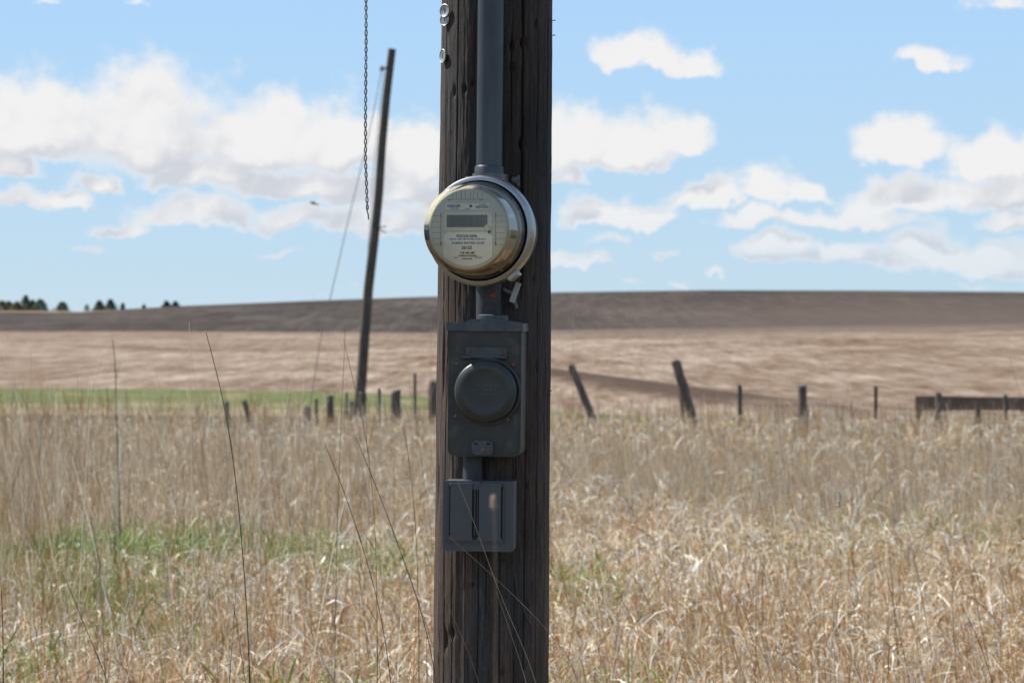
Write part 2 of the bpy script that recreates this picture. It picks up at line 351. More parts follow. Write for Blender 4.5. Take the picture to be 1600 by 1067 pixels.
def ground_mats():
    # meadow soil and litter
    m = bpy.data.materials.new('meadow_litter'); m.use_nodes = True; t = NT(m.node_tree); b = t.n['Principled BSDF']
    co = t.new('ShaderNodeTexCoord').outputs['Object']
    c = t.ramp(t.noise(co, 26, 8, 0.7), [(0.35, (0.045, 0.032, 0.02)), (0.5, (0.12, 0.088, 0.055)), (0.65, (0.24, 0.18, 0.12))])
    c = t.mix(t.mapr(t.noise(co, 1.1, 4, 0.6), 0.5, 0.62, 0, 0.55, True), c, (0.07, 0.10, 0.03))
    t.l.new(c, b.inputs['Base Color']); b.inputs['Roughness'].default_value = 0.95; b.inputs['Specular IOR Level'].default_value = 0.1; M['meadow'] = m
    # short green crop / verge
    m = bpy.data.materials.new('short_green_grass'); m.use_nodes = True; t = NT(m.node_tree); b = t.n['Principled BSDF']
    co = t.new('ShaderNodeTexCoord').outputs['Object']; sp = t.sep(co)
    c = t.mix(t.mapr(t.noise(co, 1.6, 6, 0.65), 0.3, 0.7), (0.070, 0.092, 0.022), (0.135, 0.155, 0.046))
    dry = t.math('ADD', t.noise(t.vec('MULTIPLY', co, (0.6, 0.35, 1)), 0.8, 6, 0.65), t.mapr(sp[1], 57, 64, 0.3, -0.02))
    c = t.mix(t.mapr(dry, 0.49, 0.70, 0, 0.85, True), c, (0.27, 0.205, 0.125))
    t.l.new(c, b.inputs['Base Color']); b.inputs['Roughness'].default_value = 0.9; b.inputs['Specular IOR Level'].default_value = 0.15; M['verge'] = m
    # stubble
    m = bpy.data.materials.new('maize_stubble'); m.use_nodes = True; t = NT(m.node_tree); b = t.n['Principled BSDF']
    co = t.new('ShaderNodeTexCoord').outputs['Object']; sp = t.sep(co)
    rot = t.vec('MULTIPLY', co, (1, 1, 0))
    st = t.noise(t.vec('MULTIPLY', rot, (1.0, 0.11, 1)), 1.0, 7, 0.74)
    st2 = t.noise(t.vec('MULTIPLY', rot, (0.07, 0.045, 1)), 1.0, 6, 0.65, dist=0.8)
    fine = t.noise(t.vec('MULTIPLY', rot, (3.0, 0.28, 1)), 1.2, 6, 0.8)
    f = t.math('ADD', t.math('MULTIPLY', st, 0.40), t.math('ADD', t.math('MULTIPLY', st2, 0.30), t.math('MULTIPLY', fine, 0.30)))
    c = t.ramp(f, [(0.39, (0.095, 0.046, 0.025)), (0.455, (0.175, 0.116, 0.074)), (0.515, (0.265, 0.20, 0.148)), (0.60, (0.46, 0.385, 0.305))])
    far = t.mapr(t.math('MULTIPLY_ADD', st, 40.0, sp[1]), 185, 285, 0, 0.95, True)
    c = t.mix(t.math('MULTIPLY', far, t.mapr(sp[0], -30, 20, 0.22, 1.0, True)), c, (0.105, 0.080, 0.068))
    # unploughed sod along the terrace bank, the bank's shade painted into its dark colour
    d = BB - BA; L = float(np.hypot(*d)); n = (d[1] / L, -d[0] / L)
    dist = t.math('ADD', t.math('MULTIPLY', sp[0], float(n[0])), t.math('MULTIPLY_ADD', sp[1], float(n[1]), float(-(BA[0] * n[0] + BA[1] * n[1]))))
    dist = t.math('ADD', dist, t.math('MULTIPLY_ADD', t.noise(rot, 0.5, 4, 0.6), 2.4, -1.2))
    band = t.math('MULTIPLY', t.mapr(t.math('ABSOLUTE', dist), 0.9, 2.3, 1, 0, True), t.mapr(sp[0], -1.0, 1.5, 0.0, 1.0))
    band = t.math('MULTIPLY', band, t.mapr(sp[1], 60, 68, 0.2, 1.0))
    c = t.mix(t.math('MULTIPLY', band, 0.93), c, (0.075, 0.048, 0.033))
    t.l.new(c, b.inputs['Base Color']); b.inputs['Roughness'].default_value = 0.95; b.inputs['Specular IOR Level'].default_value = 0.1
    bn = t.new('ShaderNodeBump'); bn.inputs['Strength'].default_value = 0.6; bn.inputs['Distance'].default_value = 0.25
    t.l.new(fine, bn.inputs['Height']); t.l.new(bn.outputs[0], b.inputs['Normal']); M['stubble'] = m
    # ploughed
    m = bpy.data.materials.new('ploughed_soil'); m.use_nodes = True; t = NT(m.node_tree); b = t.n['Principled BSDF']
    co = t.new('ShaderNodeTexCoord').outputs['Object']; sp = t.sep(co)
    f = t.math('ADD', t.math('MULTIPLY', t.noise(t.vec('MULTIPLY', co, (0.7, 0.06, 0)), 1.0, 7, 0.75), 0.6), t.math('MULTIPLY', t.noise(t.vec('MULTIPLY', co, (0.05, 0.02, 0)), 1.0, 4, 0.6), 0.4))
    c = t.ramp(f, [(0.40, (0.040, 0.033, 0.029)), (0.50, (0.064, 0.053, 0.047)), (0.60, (0.104, 0.087, 0.075))])
    w2 = t.math('MULTIPLY', t.mapr(sp[0], -10, 40, 0, 1, True), t.mapr(sp[1], 250, 370, 0.75, 0.0, True))
    c = t.mix(w2, c, (0.115, 0.086, 0.071))
    tan = t.math('MULTIPLY', t.mapr(sp[0], -55, -66, 0, 1, True), t.mapr(sp[1], 345, 372, 0, 1, True))
    c = t.mix(tan, c, (0.30, 0.22, 0.145))
    t.l.new(c, b.inputs['Base Color']); b.inputs['Roughness'].default_value = 1.0; b.inputs['Specular IOR Level'].default_value = 0.05
    bn = t.new('ShaderNodeBump'); bn.inputs['Strength'].default_value = 0.5; bn.inputs['Distance'].default_value = 0.4
    t.l.new(t.noise(co, 0.8, 5, 0.7), bn.inputs['Height']); t.l.new(bn.outputs[0], b.inputs['Normal']); M['plough'] = m
ground_mats()
mr = np.concatenate([[0.01], np.linspace(1.5, 57, 90)])
ring_obj('meadow_ground', mr[:, None] * one, M['meadow'])
u = np.linspace(0, 1, 14)[:, None]; ring_obj('green_verge', 57 + u * (rv_t - 57), M['verge'])
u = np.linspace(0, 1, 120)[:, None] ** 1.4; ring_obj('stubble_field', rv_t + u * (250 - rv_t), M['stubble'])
ring_obj('ploughed_hill', np.concatenate([np.linspace(250, 400, 40), np.linspace(410, 700, 15), [1200, 3000, 9000]])[:, None] * one, M['plough'])

# ------------------------------------------------------------------ dry grass meadow (stuff)
STRAW = np.array([[.66, .50, .285], [.82, .695, .495], [.54, .335, .15], [.45, .22, .07], [.18, .115, .07], [.46, .36, .26], [.94, .88, .74]])
GREEN = np.array([[.13, .24, .025], [.20, .33, .045], [.09, .19, .02]])
class Blades:
    def __init__(s): s.V = []; s.Q = []; s.C = []; s.n = 0
    def add(s, C, side, wid, col):            # C (n,k,3), side (n,3) or (n,k,3), wid (n,k), col (n,3)
        n, k, _ = C.shape
        if side.ndim == 2: side = side[:, None, :]
        L = C - side * wid[..., None] * .5; Rr = C + side * wid[..., None] * .5
        V = np.stack([L, Rr], 2).reshape(-1, 3)
        base = (np.arange(n) * 2 * k)[:, None] + s.n; j = np.arange(k - 1)[None, :] * 2
        q = np.stack([base + j, base + j + 1, base + j + 3, base + j + 2], -1).reshape(-1, 4)
        s.V.append(V.astype(np.float32)); s.Q.append(q); s.C.append(np.repeat(col, 2 * k, axis=0).astype(np.float32)); s.n += len(V)
    def build(s, name, m):
        V = np.concatenate(s.V); Q = np.concatenate(s.Q); Cc = np.concatenate(s.C)
        me = np_mesh(name, V, Q); a = me.color_attributes.new('blade_colour', 'FLOAT_COLOR', 'POINT')
        a.data.foreach_set('color', np.concatenate([Cc, np.ones((len(Cc), 1), np.float32)], 1).ravel())
        return link(name, me, m)
def arc(root, az0, el0, length, bend, k, twist=None):
    """centre line that starts at elevation el0 heading az0 and bends down by `bend` radians; returns (n,k,3), tangent side"""
    n = len(root); t = np.linspace(0, 1, k)[None, :]; ang = el0[:, None] - bend[:, None] * t
    aa = az0[:, None] + (0 if twist is None else twist[:, None] * t)
    st = length[:, None] / (k - 1)
    d = np.stack([np.cos(ang) * np.cos(aa), np.cos(ang) * np.sin(aa), np.sin(ang)], -1) * st[..., None]
    C = np.concatenate([root[:, None, :], root[:, None, :] + np.cumsum(d[:, :-1], 1)], 1); return C
def rnd(a, b, n): return rng.uniform(a, b, n)
def pick(n, w, pal=STRAW, jit=.18):
    w = np.asarray(w, float); i = rng.choice(len(pal), n, p=w / w.sum()); return np.clip(pal[i] * (1 + rnd(-jit, jit, n)[:, None]) * (1 + rnd(-.05, .05, (n, 3))), 0.01, 0.9)
def scatter(n, r0, r1, edge=0.9, pw=1.0):
    r = np.sqrt(r0 ** 2 + (r1 ** 2 - r0 ** 2) * rng.random(n)) if pw == 1 else r0 * (r1 / r0) ** rng.random(n)
    x = (rng.random(n) * 2 - 1) * (0.212 * r + edge); return x, r
def zground(x, y): return height(np.arctan2(x, y), np.hypot(x, y))
def greenmask(x, y):
    g_ = np.zeros_like(x)
    for px, d, rx, ry, a in ((235, 14.0, .42, 1.4, 1.3), (125, 14.4, .40, 1.1, 1.2), (330, 15.0, .35, .8, .8), (450, 14.2, .28, .8, .7), (545, 13.4, .28, .8, .65), (170, 11.8, .35, .6, .6), (20, 8.8, .14, .3, .9),
                         (455, 8.0, .18, .3, .6), (890, 12, .2, .6, .35), (955, 8.0, .15, .3, .5), (1480, 16.5, .7, .9, .2), (1260, 14.5, .4, .6, .2), (200, 10.2, .2, .3, .4)):
        cx = (px - 800) / F * d; g_ = np.maximum(g_, a * np.exp(-(((x - cx) / rx) ** 2 + ((y - d) / ry) ** 2)))
    return np.clip(g_ * (0.95 + 1.1 * vnoise(x * 3.4 + 9, y * 1.6, 21)), 0, 1)
B = Blades()
def clump(x, y, n_c, spread, seed):
    """pull points towards tussock centres"""
    k = rng.integers(0, n_c, len(x)); r = np.hypot(x, y)
    return x, y
def stems(n, r0, r1, h0, h1, wmm, k, wts, dens_seed, thr, pw=1, tl=0.30, leftbias=False):
    x, y = scatter(n, r0, r1, pw=pw)
    tus = vnoise(x * 1.6 + 40, y * 1.6, dens_seed, 3) + rng.normal(0, .35, n); keep = tus > thr
    if leftbias: keep &= rng.random(n) < np.clip(0.12 - x / (0.30 * y), .03, 1) ** 1.3
    keep &= rng.random(n) > greenmask(x, y) * 1.0
    x, y = x[keep], y[keep]; n = len(x); z = zground(x, y)
    h = rnd(h0, h1, n) * np.interp(y, [0, 44, 52], [1, 1, .55]) * (1 + .28 * vnoise(x * .7 + 9, y * .5, 5))
    az = rng.normal(R(150), 1.5, n); lean = np.abs(rng.normal(0, tl, n)); bend = rng.normal(.15, .25, n)
    C = arc(np.stack([x, y, z], -1), az, R(90) - lean, h, bend, k)
    th = rnd(0, math.pi, n); side = np.stack([np.cos(th), np.sin(th) * .5, 0 * th], -1)
    t = np.linspace(1, .35, k)[None, :]; wid = wmm / 1000 * t * rnd(.6, 1.4, n)[:, None] * (1 + np.maximum(0, y - 9)[:, None] * .035)
    B.add(C, side, wid, pick(n, wts)); return x, y, z, h
def curls(n, r0, r1, z0, z1, l0, l1, wmm, k, wts, pw=1, bend=(1.2, 4.2), gb=0.0):
    x, y = scatter(n, r0, r1, pw=pw); gm = greenmask(x, y)
    fade = np.interp(y, [11, 19], [1, .12]) if r1 == 17.5 else 1.0
    keep = (rng.random(n) > gm * 1.05) & (rng.random(n) < fade); x, y, gm = x[keep], y[keep], gm[keep]; n = len(x); z = zground(x, y)
    hh = np.clip(1 + .38 * vnoise(x * 1.1 + 3, y * 1.1, 31, 3) + .25 * vnoise(x * 4 + 3, y * 4, 32, 2), .35, 1.6)
    zr = z0 + (z1 - z0) * rng.beta(1.6, 1.3, n)
    root = np.stack([x, y, z + zr * hh], -1)
    L = rnd(l0, l1, n) * (1 + .02 * np.maximum(0, y - 9)); el = rnd(-.3, 1.5, n); bd = rnd(bend[0], bend[1], n)
    C = arc(root, rnd(0, 2 * math.pi, n), el, L, bd, k, rng.normal(0, 1.1, n))
    a = rnd(0, math.pi, n); side = np.stack([np.cos(a), np.sin(a) * .6, rng.normal(0, .35, n)], -1); side /= np.linalg.norm(side, axis=1)[:, None]
    t = np.sin(np.linspace(.55, 3.0, k))[None, :]; wid = wmm / 1000 * t * rnd(.6, 1.5, n)[:, None] * (1 + np.maximum(0, y - 9)[:, None] * .03)
    # patches of rust colour; scattered pale straw, brightened to paint in white glints
    w1 = vnoise(x * 1.3 + 70, y * 1.3, 41, 3); c = pick(n, wts)
    rusty = (w1 + rng.normal(0, .35, n)) > .42; c[rusty] = pick(int(rusty.sum()), [2, 0, 4, 4, 1, .5, 0])
    br = rng.random(n) < .2; c[br] = pick(int(br.sum()), [0, 1, 0, 0, 0, 0, 3]); wid = wid * np.where(br, 1.35, 1)[:, None]
    B.add(C, side, wid, c)
wN = [4, 5, 3.2, 1.8, 2.0, 1.6, 5]; wS = [2.5, .8, 4, 3.4, 3.4, 1.4, .3]; wF = [3, 2.5, 1.6, .8, 3.2, 4, 2]
# near field
stems(36000, 3.2, 9, .25, .50, 2.8, 4, wS, 51, -.35)
stems(50000, 9, 17, .28, .56, 3.0, 4, wS, 51, -.35)
curls(50000, 4.6, 8.4, .03, .40, .06, .24, 4.2, 6, wN, bend=(.3, 2.9))
curls(17000, 4.6, 8.4, .20, .44, .02, .055, 6.0, 4, [3, 4, 2, 1, .5, 1, 5], bend=(.5, 2.5))
curls(92000, 8.4, 17.5, .03, .42, .07, .26, 4.6, 5, wN, bend=(.3, 2.9))
curls(24000, 8.4, 17.5, .22, .46, .02, .06, 6.5, 4, [3, 4, 2, 1, .5, 1, 5], bend=(.5, 2.5))
curls(50000, 17, 50, .05, .45, .10, .30, 5.0, 4, wF, pw=2)
def tussocks(nt, r0, r1, per, wts, h0, h1, fl=.10):
    cx, cy = scatter(nt, r0, r1); hh = rnd(h0, h1, nt); la = rnd(0, 6.28, nt); lm = np.abs(rng.normal(0, .22, nt)); gk = rng.random(nt) > greenmask(cx, cy) * 1.2; i = np.repeat(np.arange(nt)[gk], per); n = len(i)
    a = rnd(0, 6.28, n); q_ = rng.random(n) ** .6 * fl; x = cx[i] + q_ * np.cos(a); y = cy[i] + q_ * np.sin(a); z = zground(x, y)
    el = R(90) - np.abs(rng.normal(0, .22, n)) - q_ * 1.5; C = arc(np.stack([x, y, z], -1), a, el, hh[i] * rnd(.55, 1.12, n), rng.normal(.35, .4, n), 7)
    t = np.linspace(0, 1, 7)[None, :] ** 1.6; C[..., 0] += (np.cos(la) * lm)[i][:, None] * t * hh[i][:, None]; C[..., 1] += (np.sin(la) * lm)[i][:, None] * t * hh[i][:, None]
    th = rnd(0, math.pi, n); B.add(C, np.stack([np.cos(th), np.sin(th) * .6, 0 * th], -1), .0032 * np.array([1, 1.05, 1, .9, .75, .5, .15])[None, :] * rnd(.6, 1.6, n)[:, None], pick(n, wts))
stems(2600, 5.2, 12, .55, .88, 4.0, 7, [.3, .2, 2, 5, 5, .4, .1], 63, -.2, tl=.34)
stems(1500, 5.2, 14, .45, .8, 3.6, 7, [2, 4, 1, .3, .1, 1, 4], 64, -.2, tl=.5)
tussocks(420, 5.5, 17, 24, [1, .4, 4, 5, 2.5, .6, .2], .45, .72)
tussocks(260, 5.5, 17, 26, [2, 3, 1.5, .6, .8, 1, 2.5], .42, .68, .14)
tussocks(380, 15, 34, 22, [1.5, 1, 3, 3, 3, 1.5, .6], .55, .85, .16)
# arching long leaves on top
def arches(n, r0, r1, z0, z1):
    x, y = scatter(n, r0, r1); z = zground(x, y)
    C = arc(np.stack([x, y, z + rnd(z0, z1, n)], -1), rnd(0, 2 * math.pi, n), rnd(.7, 1.4, n), rnd(.15, .34, n), rnd(1.2, 2.6, n), 9, rng.normal(0, .5, n))
    a = rnd(0, math.pi, n); side = np.stack([np.cos(a), np.sin(a), rng.normal(0, .3, n)], -1)
    t = np.sin(np.linspace(.7, 3.05, 9))[None, :]; B.add(C, side, .003 * t * rnd(.6, 1.3, n)[:, None], pick(n, [2, 3, 2, 2, .3, 2, 3]))
arches(5200, 4.6, 16, .15, .38)
# taller upright stems behind, with a mauve-brown cast
stems(120000, 14, 30, .38, .66, 2.3, 4, wF, 52, -.3, tl=.16)
stems(110000, 28, 53, .30, .52, 2.8, 3, wF, 53, -.5, pw=2, tl=.13)
stems(30000, 9, 34, .7, 1.12, 2.2, 5, [2, 1.5, 2, 1, 5, 3, 1.5], 54, .0, pw=2, tl=.18, leftbias=True)
stems(3000, 6, 14, .5, .8, 2.4, 6, [1, 1, 4, 4, 3, 1, .5], 55, .2, tl=.28)
stems(3500, 6, 14, .55, .9, 2.0, 6, [1, 1, 3, 3, 4, 1, .5], 56, .1, tl=.2, leftbias=True)
stems(4200, 49, 61, .35, 1.15, 8.0, 4, [2, 2, 2, 1, 4, 3, 1], 65, -.1, tl=.25)
stems(8000, 11, 30, .8, 1.25, 2.6, 5, [2, 1.5, 2, 1, 6, 4, 1.5], 57, -.1, pw=2, tl=.17, leftbias=True)
stems(2600, 6, 22, 1.05, 1.50, 2.3, 7, [1.5, 1.5, 2, 1, 5, 3, 1.5], 58, -.3, pw=2, tl=.20, leftbias=True)
stems(1500, 6, 22, .7, 1.2, 3.4, 6, [2, 4, 1, .4, .3, 1, 3], 61, -.3, tl=.42, leftbias=True)
stems(9000, 32, 53, .5, .95, 6.0, 4, [2, 2, 2, 1, 4, 3, 1], 59, -.1, pw=2, tl=.2)
stems(3000, 14, 34, .75, 1.25, 5.0, 5, [2, 3, 1, .6, 2, 3, 2], 62, -.1, pw=2, tl=.28, leftbias=True)
tag(B.build('dry_grass', M['grass']), 'dense matted straw coloured dry grass covering the meadow', 'grass', kind='stuff')
# green low growth between the dry grass
B = Blades(); n = 420000; x, y = scatter(n, 5, 19); gm = greenmask(x, y); kp = rng.random(n) < gm * 1.0 + .0015; x, y = x[kp], y[kp]; n = len(x)
C = arc(np.stack([x, y, zground(x, y) + rnd(0, .40, n)], -1), rnd(0, 6.28, n), rnd(.3, 1.4, n), rnd(.10, .24, n), rnd(.4, 2.4, n), 5)
a = rnd(0, math.pi, n); B.add(C, np.stack([np.cos(a), np.sin(a), 0 * a], -1), .0085 * np.array([.7, 1, .9, .6, .1])[None, :] * rnd(.6, 1.7, n)[:, None], pick(n, [2, 2, 1], GREEN))
tag(B.build('green_grass', M['grass']), 'patches of fresh green grass showing through the dry meadow', 'grass', kind='stuff')
# ragged grass round the fence line and verge
B = Blades(); n = 30000; x = rnd(-17, 17, n); y = rnd(47, 54.5, n); z = zground(x, y)
C = arc(np.stack([x, y, z], -1), rnd(0, 6.28, n), rnd(1.1, 1.6, n), rnd(.06, .2, n), rnd(0, .6, n), 3)
a = rnd(0, math.pi, n); B.add(C, np.stack([np.cos(a), np.sin(a) * .4, 0 * a], -1), .012 * np.array([1, .8, .2])[None, :] * rnd(.6, 1.5, n)[:, None], np.where((rng.random(n) < np.where(y > 57, .55, .15))[:, None], pick(n, [2, 2, 1], GREEN), pick(n, wF)))
tag(B.build('fence_line_grass', M['grass']), 'short mixed green and dry grass growing along the old fence line', 'grass', kind='stuff')

# ------------------------------------------------------------------ the near utility pole
PD = 4.45
def axx(z): return -0.0378 + 0.0098 * (z - 0.898)
def build_pole():
    zs = np.concatenate([np.linspace(-0.1, .84, 20), np.arange(.86, 2.16, .0035), np.linspace(2.2, 6.8, 60)])
    nt = 760; ph = np.linspace(-math.pi, math.pi, nt, endpoint=False)
    Z, PH = np.meshgrid(zs, ph, indexing='ij')
    r = 0.1000 + (0.1020 - 0.1000) * np.clip((1.5 - Z) / .6, -1.5, 1) + .0022 * vnoise(Z * 3.2, PH * 2, 2) + .0009 * vnoise(Z * 16, PH * 9, 22, 3) + .0008 * vnoise(PH * 7 + 30, Z * 1.1, 4, 3)
    dep = np.zeros_like(r); rr = random.Random(4); Z1 = zs[:, None]
    def crack(px, w_mm, d_mm, y0, y1, wob=1.0, seed=0):      # in photograph pixels along the pole front
        nonlocal dep
        p0 = math.asin(max(-1, min(1, (px - 772) / 89.0))); z0, z1 = EYE - (y1 - 533.5) / F * 4.36, EYE - (y0 - 533.5) / F * 4.36
        c = p0 + .016 * wob * vnoise(Z1 * 3 + seed, Z1 * 0, seed + 60, 3) + .006 * wob * vnoise(Z1 * 22, Z1 * 0 + seed, 61, 2)
        env = np.clip((Z1 - z0) / .05, 0, 1) * np.clip((z1 - Z1) / .05, 0, 1)
        ww = w_mm * (.62 if w_mm < 4 else 1) / 1000 * (.45 + .75 * (.5 + .5 * vnoise(Z1 * 9, Z1 * 0 + seed, 62, 2))) * env + 1e-6
        dd = np.abs((PH - c + math.pi) % (2 * math.pi) - math.pi) * .1
        dep = np.maximum(dep, d_mm / 1000 * env * np.clip(1.25 - dd / ww * 1.25, 0, 1) ** .7)
    crack(814, 4.2, 20, -900, 470, .8, 1); crack(836, 2.0, 9, -400, 260, 2.5, 2); crack(797, 1.8, 9, 20, 230, 1.5, 3)
    crack(712, 2.4, 8, -900, 1300, 1.2, 4); crack(733, 1.4, 7, 480, 1400, 1, 5); crack(840, 2.0, 9, 440, 1500, 1.6, 6); crack(822, 3.0, 14, 500, 1150, 1, 16)
    crack(752, 1.8, 8, 760, 1400, .8, 7); crack(785, 1.4, 7, 840, 1100, .8, 8); crack(700, 1.8, 6, 400, 1400, 1.2, 9); crack(765, 1.2, 6, 820, 990, .8, 10)
    crack(853, 1.4, 7, 0, 900, 1, 11); crack(723, 1.2, 5, 0, 240, 1, 12); crack(806, 1.8, 8, 700, 1300, 1.4, 13); crack(738, 1.3, 6, 0, 170, 1, 14); crack(693, 1.4, 6, -200, 500, 1, 15)
    for k in range(38):
        px = rr.uniform(685, 860); y0 = rr.uniform(-100, 1000); crack(px, rr.uniform(.45, .95), rr.uniform(1.2, 3.5), y0, y0 + rr.uniform(60, 420), 1.0, 20 + k)
    # knots and worn pits
    for (px, py, w, h, d) in [(722, 138, 3, 5, 8), (735, 130, 3, 6, 7), (796, 72, 3, 6, 9), (815, 68, 6, 7, 12), (835, 36, 3, 7, 8), (797, 106, 4, 6, 8), (814, 225, 6, 9, 12), (706, 140, 3, 8, 5), (744, 912, 3, 4, 7), (827, 760, 3, 5, 7),
                              (712, 990, 5, 9, 8), (826, 950, 6, 9, 9), (702, 1002, 4, 14, 8), (793, 872, 4, 5, 5), (762, 973, 7, 9, -3.5), (841, 572, 3, 8, 7), (790, 1050, 4, 7, 7), (835, 436, 3, 5, 6), (687, 760, 5, 40, 5), (693, 560, 3, 60, 4), (798, 290, 4, 9, 7)]:
        p0 = math.asin((px - 772) / 90.0); z0 = EYE - (py - 533.5) / F * 4.36
        dep = dep + d / 1000 * np.exp(-(((PH - p0) * .1 / (w * .0011)) ** 2 + ((Z - z0) / (h * .0011)) ** 2))
    fib = .0003 * vnoise(PH * 62 + 3, Z * 5.6, 71, 3) + .00035 * vnoise(PH * 150 + 3, Z * 9, 72, 2)
    r = r - dep + fib
    V = np.stack([axx(Z) + .0 + r * np.sin(PH), -r * np.cos(PH), Z], -1).reshape(-1, 3)
    me = grid_mesh('utility_pole', V, len(zs), nt, wrap=True)
    o = link('utility_pole', me, M['pole'], smooth=True); o.location = (0, PD, 0)
    bm = bmesh.new(); bm.from_mesh(me); top = [v for v in bm.verts if abs(v.co.z - zs[-1]) < 1e-5]
    bmesh.ops.contextual_create(bm, geom=[e for e in bm.edges if e.is_boundary and e.verts[0].co.z > 6]); bm.to_mesh(me); bm.free()
    for px, py in ((866, 35), (865, 58), (860, 610), (858, 862)):
        z = EYE - (py - 533.5) / F * 4.45; bm = bmesh.new(); x0 = axx(z) + .097; tube(bm, [(x0, -.02, z), (x0 + .0045, -.022, z + .0004)], .0007, 6); tube(bm, [(x0 + .0045, -.022, z), (x0 + .0052, -.0222, z)], .0014, 8); bm_obj('nail', bm, M['screw'], o)
    return tag(o, 'thick dark weathered wooden pole with long cracks carrying the electric meter', 'utility pole')
build_pole()

def at_pole(name, px, py, dist, yaw, label, cat, group=None):
    return tag(empty(name, P(px, py, dist), R(-yaw), R(0.56)), label, cat, group)
def screw(parent, x, z, d, r=.0035, m='screw', name='screw'):
    bm = bmesh.new(); lathe_y(bm, [(r, d - .001), (r, d + r * .35), (r * .6, d + r * .6), (r * .0 + 1e-4, d + r * .65)], 14, x, z)
    return bm_obj(name, bm, M[m], parent, True)
def text_obj(name, s, size, x, z, d, m, parent, align='CENTER', sx=1.0, bold=0.0, extr=.0002):
    c = bpy.data.curves.new(name, 'FONT'); c.body = s; c.size = size; c.align_x = align; c.align_y = 'CENTER'; c.extrude = extr; c.offset = bold
    o = bpy.data.objects.new(name, c); COL.objects.link(o); bpy.context.view_layer.update()
    me = bpy.data.meshes.new_from_object(o.evaluated_get(bpy.context.evaluated_depsgraph_get())); bpy.data.objects.remove(o)
    me.transform(Matrix.Translation((x, -d, z)) @ Matrix.Rotation(R(90), 4, 'X') @ Matrix.Diagonal((sx, 1, 1, 1)))
    me.name = name; me.materials.clear(); return link(name, me, m, parent)

# --- conduit above the meter
t = at_pole('conduit', 764.5, 265, 4.335, 6, 'blue grey steel conduit pipe running up the pole to above the meter', 'conduit')
bm = bmesh.new(); tube(bm, [(0.0015 * k / 8 - .0, 0, -.05 + k * .32) for k in range(9)], .0226, 40); bm_obj('pipe', bm, M['conduit'], t, True)
bm = bmesh.new(); tube(bm, [(0, 0, -.020), (0, 0, -.018), (0, 0, .003), (0, 0, .006)], [.0235, .0255, .0255, .0235], 40); bm_obj('coupling', bm, M['conduit'], t, True)
bm = bmesh.new()
out = []
for k in range(13):
    a = math.pi * k / 12; out.append((-math.cos(a) * .0268, -math.sin(a) * .0268))
path = [(-.047, .030), (-.030, .028)] + out + [(.030, .028), (.050, .030)]
for i in range(len(path)):
    path[i] = (path[i][0], path[i][1])
for (x0, y0), (x1, y1) in zip(path, path[1:]):
    vs = [bm.verts.new((x0, y0, -.026)), bm.verts.new((x1, y1, -.026)), bm.verts.new((x1, y1, -.008)), bm.verts.new((x0, y0, -.008))]; bm.faces.new(vs)
bmesh.ops.remove_doubles(bm, verts=bm.verts, dist=1e-5); bmesh.ops.solidify(bm, geom=bm.faces[:], thickness=-.0022)
sp = bm_obj('strap', bm, M['strap'], t, True)
for sx in (-.039, .041):
    bm = bmesh.new(); lathe_y(bm, [(.0075, -.026), (.0075, -.0215), (.005, -.0195), (1e-4, -.019)], 6, sx, -.017); bm_obj('bolt', bm, M['screw'], sp)
def hemi_plate(): pass

# --- the round meter
mt = at_pole('electric_meter', 753.5, 361.5, 4.293, 15, 'round electric meter with domed glass cover and digital display on the wooden pole', 'electric meter')
bm = bmesh.new(); lathe_y(bm, [(.078, -.075), (.080, -.030), (.081, -.004), (.079, -.001)], 96, cap0=True, cap1=True); bm_obj('socket_can', bm, M['conduit_old'], mt, True)
bm = bmesh.new()
for (a, b) in ((-.030, .05),): pass
lathe_y(bm, [(.0795, -.006), (.0905, -.006), (.0932, -.003), (.0943, .004), (.0940, .014), (.0925, .020), (.0890, .0225), (.0855, .0228), (.0838, .0215), (.0832, .012), (.0795, .010)], 128)
rg = bm_obj('sealing_ring', bm, M['chrome'], mt, True)
bm = bmesh.new(); mx = Matrix.Rotation(R(-38), 4, 'Y')
add_box(bm, .0915, .101, -.022, .004, -.010, .010, Matrix.Rotation(R(52), 4, 'Y')); bm_obj('ring_clasp', bm, M['chrome'], mt, bevel=.0015)
bm = bmesh.new(); tube(bm, [(.0880 * math.cos(a), -.017, .0880 * math.sin(a)) for a in np.linspace(R(200), R(292), 30)], .0030, 8); bm_obj('seal_band', bm, M['tagmetal'], mt, True)
bm = bmesh.new(); lathe_y(bm, [(.0800, .012), (.0826, .020), (.0822, .027), (.0785, .0285)], 96, cap0=True); bm_obj('gasket', bm, M['black'], mt, True)
# inner housing : amber sides and beige face
bm = bmesh.new(); lathe_y(bm, [(.0775, .013), (.0775, .034), (.0745, .036), (.0725, .060), (.0705, .078), (.0685, .0855), (.066, .0868)], 128)
hs = bm_obj('inner_housing', bm, M['amber'], mt, True)
for a, s in ((-6, 1), (186, 1)):
    bm = bmesh.new(); add_box(bm, .0705, .0745, -.074, -.050, -.0075, .0075, Matrix.Rotation(R(-a), 4, 'Y')); bm_obj('clip', bm, M['conduit_old'], hs, bevel=.0008)
FD = .0868
bm = bmesh.new(); lathe_y(bm, [(.0664, FD - .004), (.0664, FD), (1e-4, FD)], 128); fc = bm_obj('face_plate', bm, M['face'], mt)
